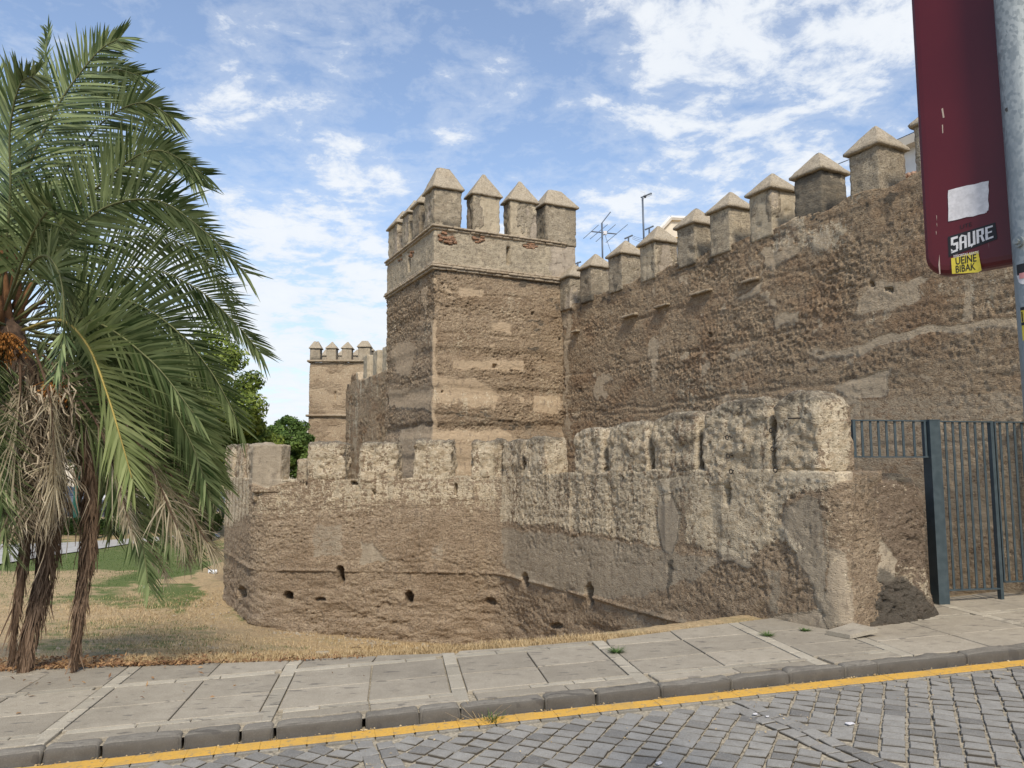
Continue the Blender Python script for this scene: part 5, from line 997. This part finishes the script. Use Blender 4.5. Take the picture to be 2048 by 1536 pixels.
# ================================================================== GRASS, LEAVES AND SMALL THINGS ON THE GROUND
def blades(name, regions, mat, h, w_, seed, label, cat, lean=.7):
    rg2 = np.random.default_rng(seed); V = []; MK = []
    for (poly, cnt, dens) in regions:
        xs = [p[0] for p in poly]; ys = [p[1] for p in poly]; got = 0; X = rg2.uniform(min(xs), max(xs), cnt*4); Yv = rg2.uniform(min(ys), max(ys), cnt*4); ok = sdpoly(X, Yv, poly) < 0; X = X[ok][:cnt]; Yv = Yv[ok][:cnt]
        for x, y in zip(X, Yv):
            P_ = None; r = ray(x, y); t = 4.5/r[1]         # walk the ray to the ground
            tt = np.linspace(4.2, 24, 170)/r[1]; q = np.outer(tt, r)+np.array([0, 0, EYE]); gz_ = ground_z(q[:, 0], q[:, 1]); k = np.argmax(q[:, 2] < gz_)
            if k == 0: continue
            P_ = q[k]-(q[1]-q[0])*rg2.random(); g2 = P_.copy(); g2[2] = float(ground_z(g2[0], g2[1]))-.003; a = rg2.uniform(0, 6.283); hh = h*rg2.uniform(.4, 1.2)*(1+.03*g2[1]); L_d = np.array([math.cos(a), math.sin(a), 0]); sd2 = np.array([-L_d[1], L_d[0], 0]); ww = w_*(.6+.06*g2[1])
            tip = g2+Z3*hh*(1-lean*.4)+L_d*hh*rg2.uniform(.2, 1.3)*lean; V += [g2-sd2*ww, g2+sd2*ww, tip]; MK += [[rg2.uniform(0, 1), 0, 0]]*3
    F = np.arange(len(V)).reshape(-1, 3); o_ = mesh(name, V, F, mat, None, False, {'mask': MK}); return tag(o_, label, cat, None, 'stuff')
blades('dry_grass', [([(250, 1300), (600, 1302), (900, 1284), (1250, 1270), (1540, 1258), (1540, 1266), (1250, 1288), (900, 1310), (600, 1324), (330, 1332), (250, 1337)], 14000, 1), ([(250, 1300), (600, 1302), (900, 1284), (1250, 1270), (1520, 1262), (1500, 1270), (1250, 1292), (900, 1308), (600, 1322), (330, 1330), (250, 1335)], 11000, 1), ([(130, 1200), (440, 1180), (520, 1250), (980, 1285), (900, 1296), (500, 1300), (130, 1310)], 9000, 1), ([(0, 1210), (440, 1200), (300, 1300), (0, 1300)], 3000, 1)], M_GRASSD, .045, .0032, 21, 'short dry straw coloured grass on the bank beside the sidewalk', 'grass')
blades('green_grass', [([(0, 1125), (200, 1092), (430, 1100), (400, 1150), (250, 1172), (0, 1190)], 7000, 1), ([(60, 1240), (350, 1235), (470, 1270), (380, 1310), (60, 1315)], 2200, 1), ([(0, 1175), (380, 1175), (420, 1215), (0, 1215)], 2000, 1), ([(480, 1290), (620, 1296), (600, 1306), (480, 1300)], 300, 1)], M_GRASSG, .04, .003, 22, 'patches of short green grass on the lawn beyond the palm', 'grass')
# leaf litter
rg2 = np.random.default_rng(31); V = []; MK = []
while len(V) < 4*5200:
    s = rg2.uniform(-4.6, -.9) if rg2.random() < .93 else rg2.uniform(-1.2, .3); q = rg2.exponential(.20)*(1 if s < -1.6 else .5)-.05
    if rg2.random() < .02: q = -rg2.uniform(0, 1.2)
    t = np.interp(s, EDGE_S, EDGE_T)+q; g2 = stw(s, t, .06)
    g2[2] = ground_z(g2[0], g2[1])+.012 if t > np.interp(s, EDGE_S, EDGE_T) else g2[2]+.03; g2[2] += rg2.uniform(0, .02); L = rg2.uniform(.008, .026); n_ = rg2.normal(0, .5, 3)+Z3; n_ /= np.linalg.norm(n_); a = np.cross(n_, rg2.normal(0, 1, 3)); a /= np.linalg.norm(a); b = np.cross(n_, a)
    V += [g2-a*L, g2-b*L*.45+n_*.003, g2+a*L, g2+b*L*.45+n_*.003]; MK += [[rg2.uniform(0, 1), 0, 0]]*4
tag(mesh('fallen_leaves', V, np.arange(len(V)).reshape(-1, 4), M_LITTER, None, False, {'mask': MK}), 'brown and orange fallen leaves heaped around the foot of the palm', 'leaf litter', None, 'stuff')
# pebbles and clods on the bank and along the foot of the wall
V = []; F = []
for k in range(900):
    if k < 450:
        f = rg2.random(); a_, b_3 = ((WALL_A0, WALL_A1) if f < .25 else (WALL_A1, WALL_C)); f = rg2.random(); p2 = a_+(b_3-a_)*f; nn = np.array([(b_3-a_)[1], -(b_3-a_)[0]]); nn /= np.linalg.norm(nn); p2 = p2+nn*(.08+rg2.exponential(.18))
    else: g2 = stw(rg2.uniform(-4.5, 1.5), 0); s = rg2.uniform(-4.5, 1.8); p2 = stw(s, np.interp(s, EDGE_S, EDGE_T)+rg2.uniform(.05, 4))[:2]
    p = np.array([*p2, float(ground_z(np.array([p2[0]]), np.array([p2[1]]))[0])]); r_ = rg2.uniform(.008, .028) if rg2.random() < .93 else rg2.uniform(.03, .055); b = len(V)
    for (dx, dy, dz) in ((1, 0, 0), (-1, 0, 0), (0, 1, 0), (0, -1, 0), (0, 0, .8), (0, 0, -.6)): V.append(p+np.array([dx, dy, dz])*r_*rg2.uniform(.6, 1.1))
    F += [(b, b+2, b+4), (b+2, b+1, b+4), (b+1, b+3, b+4), (b+3, b, b+4), (b+2, b, b+5), (b+1, b+2, b+5), (b+3, b+1, b+5), (b, b+3, b+5)]
tag(mesh('pebbles', V, np.array(F), M_CAP, None, False, {'mask': np.zeros((len(V), 4))}), 'small pebbles and clods strewn over the dry bank and wall foot', 'pebbles', None, 'stuff')
# litter in the gutter
V = []; MK = []
for k in range(420):
    s = rg2.uniform(-1.4, 5); t = 4.778-abs(rg2.normal(0, .018)) if rg2.random() < .75 else rg2.uniform(4.0, 4.6)
    if rg2.random() < .5: s = rg2.choice(kj[6:22])+rg2.normal(0, .03)
    p = stw(s, t, .018); L = rg2.uniform(.004, .011); a = rg2.uniform(0, 6.28); a3 = np.array([math.cos(a), math.sin(a), rg2.normal(0, .2)]); b3 = np.array([-math.sin(a), math.cos(a), rg2.normal(0, .4)]); V += [p-a3*L, p-b3*L*.5, p+a3*L, p+b3*L*.5+Z3*.004]; MK += [[rg2.uniform(0, 1), 0, 0]]*4
tag(mesh('gutter_litter', V, np.arange(len(V)).reshape(-1, 4), M_GRASSD, None, False, {'mask': MK}), 'dry leaf crumbs gathered in the gutter along the kerb', 'litter', None, 'stuff')
def weed(name, P_, label, n_, h, col, seed, flat=.5):
    rg2 = np.random.default_rng(seed); V = []; MK = []; P_ = np.array(P_)
    for k in range(n_):
        a = rg2.uniform(0, 6.283); d = np.array([math.cos(a), math.sin(a), 0]); sd2 = np.array([-d[1], d[0], 0]); q = P_+d*rg2.uniform(0, h*.8); l = h*rg2.uniform(.4, 1.2); up_ = Z3*l*rg2.uniform(.15, .8); V += [q-sd2*.0022, q+sd2*.0022, q+d*l*flat+up_+sd2*.001, q+d*l*flat+up_-sd2*.001]; MK += [[rg2.uniform(0, 1), 0, 0]]*4
    return tag(mesh(name, V, np.arange(len(V)).reshape(-1, 4), col, None, False, {'mask': MK}), label, 'weed')
weed('weed', ground(985, 1443, .012), 'small scraggly weed growing at the foot of the kerb', 70, .075, M_GRASSG, 1); weed('dry_weed', ground(965, 1446, .012), 'dried straggling stems lying beside the kerb weed', 30, .12, M_GRASSD, 2, 1.1)
weed('grass_tuft', ground(1232, 1305, .085), 'green grass tuft sprouting through the paving joint near the dry strip', 160, .05, M_GRASSG, 3, 1.1); weed('grass_tuft', ground(1535, 1272, .085), 'green and yellow tuft at the wall foot where the paving begins', 120, .045, M_GRASSG, 4, 1); weed('grass_tuft', ground(1610, 1262, .085), 'thin green tuft under the smooth mortar patch of the outer wall', 120, .035, M_GRASSG, 5, 1)
# loose tilted slab
q4 = [ground(1652, 1266, .10), ground(1700, 1275, .10), ground(1757, 1262, .13), ground(1705, 1250, .14)]; q4[0][2] += .0; V = [p+Z3*.02 for p in q4]+[p-Z3*.012 for p in q4]
o = mesh('loose_slab', V, [(0, 1, 2, 3), (7, 6, 5, 4)]+[(i, i+4, (i+1) % 4+4, (i+1) % 4) for i in range(4)], M_SLAB); tag(o, 'loose concrete slab lying tilted on the paving against the outer wall', 'slab')
gb = at(645, 1293, 6.55); gb[2] = float(ground_z(gb[0], gb[1]))+.02; W, F = block(gb, axes((1, .2)), (.11, .06, .04), .02, .008, .006, 3, 20); tag(mesh('brick', W, F, M_CAP, None, True, {'mask': np.zeros((len(W), 4))}), 'pale broken brick lying in the dry grass', 'brick')
def onground(x, y):
    r = ray(x, y); tt = np.linspace(4.2, 40, 700)/r[1]; q = np.outer(tt, r)+np.array([0, 0, EYE]); k = np.argmax(q[:, 2] < ground_z(q[:, 0], q[:, 1])); p = q[k]; p[2] = ground_z(p[0], p[1]); return p
def crumple(name, x, y, size, mat, label, cat, seed):
    p = onground(x, y)+Z3*size*.3; W, F = block(p, axes((1, .3)), (size, size*.7, size*.45), size/6, size*.15, size*.35, seed, 3/size); return tag(mesh(name, W, F, mat), label, cat)
crumple('plastic_bag', 425, 1148, .17, M_PLASTIC, 'crumpled white plastic litter on the grass beside the outer wall corner', 'litter', 1); crumple('plastic_bag', 290, 1177, .08, M_PLASTIC, 'small white scrap of litter on the grass behind the palm fronds', 'litter', 2)
for k, (x, y, sz) in enumerate([(1510, 1429, .028), (1535, 1434, .020), (1700, 1448, .05), (1318, 1527, .035)]):
    p = ground(x, y, .016)+Z3*.004; W, F = block(p, axes((1, .2*k)), (sz, sz*.6, .006), sz/5, .002, .004, k, 60); tag(mesh('paper_scrap', W, F, M_WHITEP), ['crumpled pale scrap on the setts at the top of the diagonal band', 'tiny pale crumb of paper on the setts beside a bigger scrap', 'largest white paper scrap lying on the setts', 'pale scrap on the setts at the bottom edge of the road'][k], 'litter')
mb = MB(); p = at(1000/2+0, 1318, 5.9); p = onground(503, 1318); mb.tube([p, p+np.array([.02, 0, .03]), p+np.array([.05, 0, .045])], .003, 5).tube([p+np.array([.02, 0, .03]), p+np.array([0, 0, .05])], .002, 5); tag(mb.build('twig', M_TRUNK), 'small dark forked twig at the edge of the sidewalk', 'twig')
mb = MB(); p = onground(712, 1297); mb.tube([p+np.array([-.06, 0, .012]), p+np.array([0, .01, .02]), p+np.array([.07, 0, .012])], .006, 5).tube([p, p+np.array([.06, .02, .07]), p+np.array([.02, .03, .12])], .002, 4); tag(mb.build('dry_branch', M_TRUNK), 'dark dry branch lying in the straw by the hollow', 'branch')

# ================================================================== BACKGROUND LEFT
def tree(label, x, y, Y, rx, rz, seed, mat, nleaf=14000, lsz=.10, trunk=True, group='trees beyond the lawn'):
    c = at(x, y, Y); gz2 = float(ground_z(c[0], c[1])); root = thing('park_tree', (c[0], c[1], gz2), label, 'tree', group); rg2 = np.random.default_rng(seed)
    mb = MB(); tr = [np.array([c[0], c[1], gz2]), np.array([c[0]+.1, c[1], gz2+(c[2]-rz-gz2)*.6+.3]), c-Z3*rz*.3, c+Z3*rz*.4]; mb.tube(tr, [.16, .13, .10, .04], 8)
    nb = 46; cl = []
    for k in range(nb):
        d = rg2.normal(0, 1, 3); d /= np.linalg.norm(d); r = rg2.uniform(.45, 1)**.5; q = c+d*np.array([rx, rx, rz])*r*.82; cl.append((q, rg2.uniform(.22, .42)*rx*.8))
        if k % 4 == 0: mb.tube([c-Z3*rz*.4, (c+q)/2-Z3*.1, q], [.06, .04, .012], 5)
    mb.build('trunk', M_BARK, root, True); pick = rg2.integers(0, nb, nleaf); cen = np.array([q for q, _ in cl])[pick]; rad = np.array([r for _, r in cl])[pick]
    D = rg2.normal(0, 1, (nleaf, 3)); D /= np.linalg.norm(D, axis=1, keepdims=True); Pp = cen+D*(rad*rg2.uniform(.3, 1, nleaf)**.6)[:, None]*np.array([1, 1, .8])
    nrm = D+rg2.normal(0, .6, (nleaf, 3))+np.array([0, 0, .5]); nrm /= np.linalg.norm(nrm, axis=1, keepdims=True); a = np.cross(nrm, rg2.normal(0, 1, (nleaf, 3))); a /= np.linalg.norm(a, axis=1, keepdims=True); b = np.cross(nrm, a); L = (lsz*rg2.uniform(.5, 1.2, nleaf))[:, None]
    V = np.stack([Pp-a*L, Pp-b*L*.5, Pp+a*L, Pp+b*L*.5], 1).reshape(-1, 3); tone = np.repeat(np.clip(rg2.normal(.5, .2, nleaf)+.3*(_h(pick, pick, pick, 3)-.5), 0, 1), 4); mesh('crown', V, np.arange(len(V)).reshape(-1, 4), mat, root, False, {'mask': np.stack([tone, tone*0, tone*0], 1)})
tree('tall yellow green tree rising behind the palm fronds', 425, 800, 25, 2.3, 2.8, 1, M_LEAF, 26000, .085)
tree('small bright green tree left of the far tower', 572, 895, 34, 1.3, 1.5, 2, M_LEAF2, 15000, .085)
tree('low green tree between the tall tree and the small bright one', 500, 905, 28, 1.25, 1.35, 3, M_LEAF, 13000, .08)
tree('dark broad tree hidden behind the palm skirt', 200, 830, 26, 2.6, 2.0, 4, M_LEAF2, 16000, .10)
tree('tree at the far left seen between palm fronds', 20, 800, 27, 2.6, 2.6, 5, M_LEAF, 14000, .10)
tree('shadowy tree filling the gap under the tall tree', 330, 905, 30, 2.4, 1.5, 6, M_LEAF2, 14000, .10)
# path, far road
def flat(name, pts, z, mat): V = [np.array([p[0], p[1], z]) for p in pts]; return struct(name, V, [tuple(range(len(V)))], mat)
pa = [onground(-60, 1143), onground(235, 1098), onground(262, 1084), onground(215, 1082), onground(-60, 1098)]; pz = -.93
V = []; 
for (xa, ya, xb, yb) in [(-160, 1160, -160, 1106), (0, 1130, 0, 1090), (110, 1112, 110, 1088), (200, 1099, 200, 1083), (255, 1090, 262, 1079), (330, 1083, 330, 1074), (440, 1076, 440, 1068)]:
    for (x, y) in ((xa, ya), (xb, yb)): p = onground(x, y); V.append(p+Z3*.03)
struct('path', V, gridF(7, 2), M_PATH)
rz_ = -1.02; flat('far_road', [(-45, 33), (-5.5, 33), (-4.5, 62), (-50, 62)], rz_, M_ASPH)
# hedge
def hedge(x0, x1, Y, h, seed, label):
    a, b = at(x0, 1070, Y), at(x1, 1070, Y); g = float(ground_z(a[0], a[1])); rg2 = np.random.default_rng(seed); n_ = 7000; P_ = np.stack([rg2.uniform(a[0], b[0], n_), Y+rg2.uniform(-.35, .35, n_), g+h*rg2.uniform(0, 1, n_)**.7*(.85+.3*rg2.random(n_))], 1)
    A_ = rg2.normal(0, 1, (n_, 3)); A_ /= np.linalg.norm(A_, axis=1, keepdims=True); B_2 = np.cross(A_, rg2.normal(0, 1, (n_, 3))); B_2 /= np.linalg.norm(B_2, axis=1, keepdims=True); L = .05; V = np.stack([P_-A_*L, P_-B_2*L*.6, P_+A_*L, P_+B_2*L*.6], 1).reshape(-1, 3)
    root = thing('hedge', ((a[0]+b[0])/2, Y, g), label, 'hedge'); mesh('foliage', V, np.arange(len(V)).reshape(-1, 4), M_LEAF2, root, False, {'mask': np.full((len(V), 3), .3)})
hedge(-40, 215, 27.5, .55, 1, 'low dark hedge beyond the pale path'); hedge(290, 440, 29, .6, 2, 'low hedge behind the drooping palm fronds near the outer wall')
lp = at(150, 1058, 28.5); lp[2] = float(ground_z(lp[0], lp[1])); lamp = thing('street_lamp', tuple(lp), 'green painted street lamp post beyond the lawn', 'street lamp')
MB().tube([lp, lp+Z3*.5, lp+Z3*3.8], [.17, .13, .09], 16).build('post', M_GREENP, lamp, True); MB().tube([lp, lp+Z3*.12], [.22, .2], 16).build('base', M_GREENP, lamp, True); MB().tube([lp+Z3*3.8, lp+Z3*3.95, lp+Z3*4.3, lp+Z3*4.45], [.09, .2, .26, .03], 12).build('lantern', M_GREENP, lamp, True)
def car(x, y, Y, colr, label, ang_=0., L=4.1):
    g = at(x, y, Y); g[2] = rz_; root = thing('parked_car', tuple(g), label, 'car', 'cars parked on the far road'); d = np.array([math.cos(ang_), math.sin(ang_)]); ax = axes(d); prof = [(-.5, .30), (-.5, .62), (-.47, .80), (-.36, .86), (-.24, 1.28), (-.12, 1.40), (.10, 1.40), (.24, .95), (.42, .84), (.49, .66), (.5, .30)]
    m = plain('car_paint', colr, .3, .1); V = []; n_ = len(prof)
    for (off, sc) in ((-.82, .97), (-.76, 1), (.76, 1), (.82, .97)):
        for (u, z) in prof: V.append(g+ax[0]*u*L+ax[1]*off*(1 if z < .9 else .84)+Z3*(z*sc))
    F = [(k*n_+i, k*n_+i+1, (k+1)*n_+i+1, (k+1)*n_+i) for k in range(3) for i in range(n_-1)]+[tuple(range(n_)), tuple(3*n_+i for i in range(n_))[::-1], (0, n_, 2*n_, 3*n_)[::-1]]
    mesh('body', V, F, m, root); 
    for sd2 in (-1, 1):
        V = [g+ax[0]*u*L+ax[1]*sd2*o2+Z3*z for (u, z, o2) in ((-.32, .92, .80), (-.23, 1.24, .715), (-.11, 1.33, .70), (.09, 1.33, .70), (.20, .95, .79))]; mesh('side_window', V, [(0, 1, 2, 3, 4)], M_DKGLASS, root)
        for u in (-.32, .32):
            c = g+ax[0]*u*L+ax[1]*sd2*.74+Z3*.31; MB().tube([c-ax[1]*.1, c+ax[1]*.1], .31, 16).build('wheel', M_BLACK, root)
    V = [g+ax[0]*u*L+ax[1]*o2+Z3*z for (u, z, o2) in ((.235, .985, -.66), (.235, .985, .66), (.118, 1.375, .60), (.118, 1.375, -.60))]; mesh('windscreen', V, [(0, 1, 2, 3)], M_DKGLASS, root)
car(396, 1000, 44, (.45, .02, .02), 'red car parked on the far road seen under the palm fronds', .1); car(405, 1010, 37, (.12, .13, .15), 'dark grey car in front of the red car on the far road', .1); car(110, 1010, 38, (.10, .11, .13), 'dark car parked on the far road behind the palm trunk', .05); car(230, 1005, 41, (.55, .55, .55), 'silver car parked on the far road right of the green lamp post', .05)
# pale buildings far behind the trees
def house(name, x0, x1, ytop, Y, depth, mat, label, zb2=-1, nwin=0, trim=None, floors=4):
    a, b = at(x0, ytop, Y), at(x1, ytop, Y); zt2 = a[2]; root = thing(name, ((a[0]+b[0])/2, Y, zb2), label, 'building'); W_ = b[0]-a[0]
    MB().box(((a[0]+b[0])/2, Y+depth/2, (zt2+zb2)/2), (W_, depth, zt2-zb2)).build('wall', mat, root); MB().box(((a[0]+b[0])/2, Y+depth/2, zt2+.12), (W_+.4, depth+.4, .24)).build('cornice', trim or mat, root)
    for f in range(floors):
        for k in range(nwin):
            cx = a[0]+W_*(k+.5)/nwin; cz = zt2-1.6-f*3
            if cz < zb2+1: continue
            fr = MB().box((cx, Y-.02, cz), (1.1, .10, 1.5)).build('window', M_WHITEW, root); MB().box((cx, Y-.05, cz), (.9, .08, 1.3)).build('pane', M_DKGLASS, fr)
    return root
house('apartment_building', 560, 700, 852, 95, 14, M_CREAM, 'pale distant apartment block seen between the small tree and the far tower', -1, 5, plain('blue_parapet', (.35, .45, .52), .7)); house('apartment_building', -200, 330, 880, 80, 12, M_CREAM, 'long pale building across the far road behind the palm', -1, 10, None, 3)

# ================================================================== BACKGROUND RIGHT, BEHIND THE MAIN WALL
hA = house('town_house', 1130, 1262, 560, 27, 6, M_WHITEW, 'white flat roofed house hidden behind the main wall under the antennas', 0, 3)
def slanted(name, A, B, depth, zt2, mat, label, trim):
    d = B-A; ax = axes(d); L = np.linalg.norm(d); c = (A+B)/2; root = thing(name, (c[0], c[1], 0), label, 'building'); cc = np.array([c[0], c[1], 0])+ax[1]*depth/2
    MB().box(cc+Z3*zt2/2, (L, depth, zt2), ax).build('wall', mat, root); MB().box(cc+Z3*(zt2+.10), (L+.5, depth+.5, .2), ax).build('cornice', trim, root); MB().box(cc+Z3*(zt2-2.6), (L+.06, depth+.06, .35), ax).build('trim_band', trim, root); return root, cc, ax, L
A1 = at(1277, 500, 36)[:2]; B1 = at(1420, 445, 33)[:2]
r1, cc, ax, L = slanted('apartment_building', A1, B1, 8, zat(498, 36)-.2, M_WHITEW, 'white and cream building with ochre trim rising behind the merlons', M_OCHRE)
gz1 = zat(498, 36); ga = at(1322, 480, 37); gb_ = at(1350, 440, 37); gc = at(1440, 452, 37); V = [(*at(1316, 500, 36.5)[:2], gz1-1.5), (*at(1450, 500, 36.5)[:2], gz1-1.5), tuple(at(1450, 470, 36.5)), tuple(at(1392, 441, 36.5)), tuple(at(1341, 439, 36.5)), tuple(at(1316, 466, 36.5))]
V2 = [(p[0]+1, p[1]+5, p[2]) for p in V]; mesh('stair_tower', V+V2, [(0, 1, 2, 3, 4, 5), (11, 10, 9, 8, 7, 6)]+[(i, i+6, (i+1) % 6+6, (i+1) % 6) for i in range(6)], M_CREAM, r1)
mb = MB()
for (p, q) in zip(V[2:5], V[3:6]): mb.tube([np.array(p)+np.array([0, -.08, .05]), np.array(q)+np.array([0, -.08, .05])], .12, 6)
mb.build('roof_edge', M_WHITEW, r1)
A2 = at(1800, 330, 17)[:2]; B2 = at(1990, 280, 15)[:2]; r2, cc2, ax2, L2 = slanted('town_house', A2, B2, 5, zat(306, 17), M_WHITEW, 'white house with clay roof tiles beside the red sign', M_CREAM)
zt2 = zat(352, 16.2)
for k in range(7):
    p = at(1808+k*9, 352-k*2.2, 15.6); q = p+np.array([.35, .9, .28])
    mb = MB(); mb.tube([p, q], [.055, .05], 8); mb.build('roof_tile', M_TILE, r2, True)
pr = at(1808, 356, 15.7); MB().box((pr[0]+.9, pr[1]+.75, pr[2]-1.0), (2.4, 1.2, 1.9)).build('lean_to', M_CREAM, r2)
# antennas
def antenna_a():
    Y = 26; b = at(1206, 560, Y); r = thing('tv_antenna', tuple(b), 'large television antenna with crossed bars left of the tall mast', 'antenna'); top = at(1203.8, 446, Y)
    MB().tube([b, top], .03, 8).build('mast', M_MAST, r, True); c0, c1 = at(1183, 463, Y), at(1233.5, 468, Y); bm = MB().tube([c0, c1], .022, 6).build('boom', M_MAST, r)
    for (x, y, xa, ya, xb, yb) in [(1183, 463, 1167, 477, 1197, 450), (1197.5, 464.5, 1180, 478, 1215, 449), (1212, 466, 1192, 483, 1231, 449), (1233.5, 468, 1212, 485, 1255, 449)]:
        MB().tube([at(xa, ya, Y-.35), at(xb, yb, Y+.35)], .012, 5).build('element', M_MAST, bm)
    MB().box(at(1210, 466, Y), (.12, .1, .12)).build('junction_box', M_WHITEP, r); MB().tube([at(1203.8, 446, Y), at(1221, 424, Y+.3)], .018, 6).build('upper_boom', M_MAST, r); MB().tube([at(1210, 470, Y), at(1218, 493, Y), at(1224, 510, Y)], .006, 4).build('cable', M_BLACK, r)
def antenna_b():
    Y = 28; b = at(1289, 520, Y); r = thing('tv_antenna', tuple(b), 'tall thin mast with a small television antenna at its top', 'antenna'); MB().tube([b, at(1285, 394, Y)], .035, 8).build('mast', M_MAST, r, True)
    bm = MB().tube([at(1281.5, 395, Y), at(1303.5, 386.5, Y)], .025, 6).build('boom', M_MAST, r)
    for k in range(7):
        x = 1288+k*2.4; y = 393.5-k*.95; MB().tube([at(x-1.2, y-2.6, Y-.2), at(x+1.4, y+3, Y+.2)], .009, 4).build('element', M_MAST, bm)
    MB().tube([at(1281, 383, Y), at(1290, 386, Y), at(1286, 402, Y), at(1281, 399, Y)], .006, 4).build('reflector', M_WHITEP, bm); MB().box(at(1290.5, 393.5, Y), (.06, .06, .08)).build('junction_box', M_BLACK, r)
antenna_a(); antenna_b()
for i, (x, y, xa, ya, xb, yb, yy) in enumerate([(1257, 475, 1249, 477.5, 1265, 470.5, 500), (1298.5, 457, 1290, 459.5, 1307, 452, 480), (1155.5, 524, 1150, 528, 1162, 523.5, 550)]):
    Y = 26; b = at(x, yy, Y); r = thing('tee_bracket', tuple(b), ['small T shaped wire bracket between two merlon caps', 'T shaped wire bracket just right of the tall mast', 'T shaped wire bracket right of the tower'][i], 'bracket'); MB().tube([b, at(x, y, Y)], .03, 6).build('upright', M_MAST, r); MB().tube([at(xa, ya, Y), at(xb, yb, Y)], .03, 6).build('crossbar', M_MAST, r)
def cable(p, q, sag, r, label):
    pts = [p*(1-f)+q*f-Z3*sag*4*f*(1-f) for f in np.linspace(0, 1, 9)]; tag(MB().tube(pts, r, 5).build('cable', M_BLACK), label, 'cable')
cable(at(1640, 342, 14), at(1860, 250, 14), .02, .008, 'thin dark cable strung behind the largest merlons')
for k in range(3): cable(at(1264, 471+k*3, 26), at(1310, 479+k*5, 26), .05, .005, ['upper wire stretched from the T bracket towards the mast', 'middle wire stretched from the T bracket towards the mast', 'lower wire stretched from the T bracket towards the mast'][k])
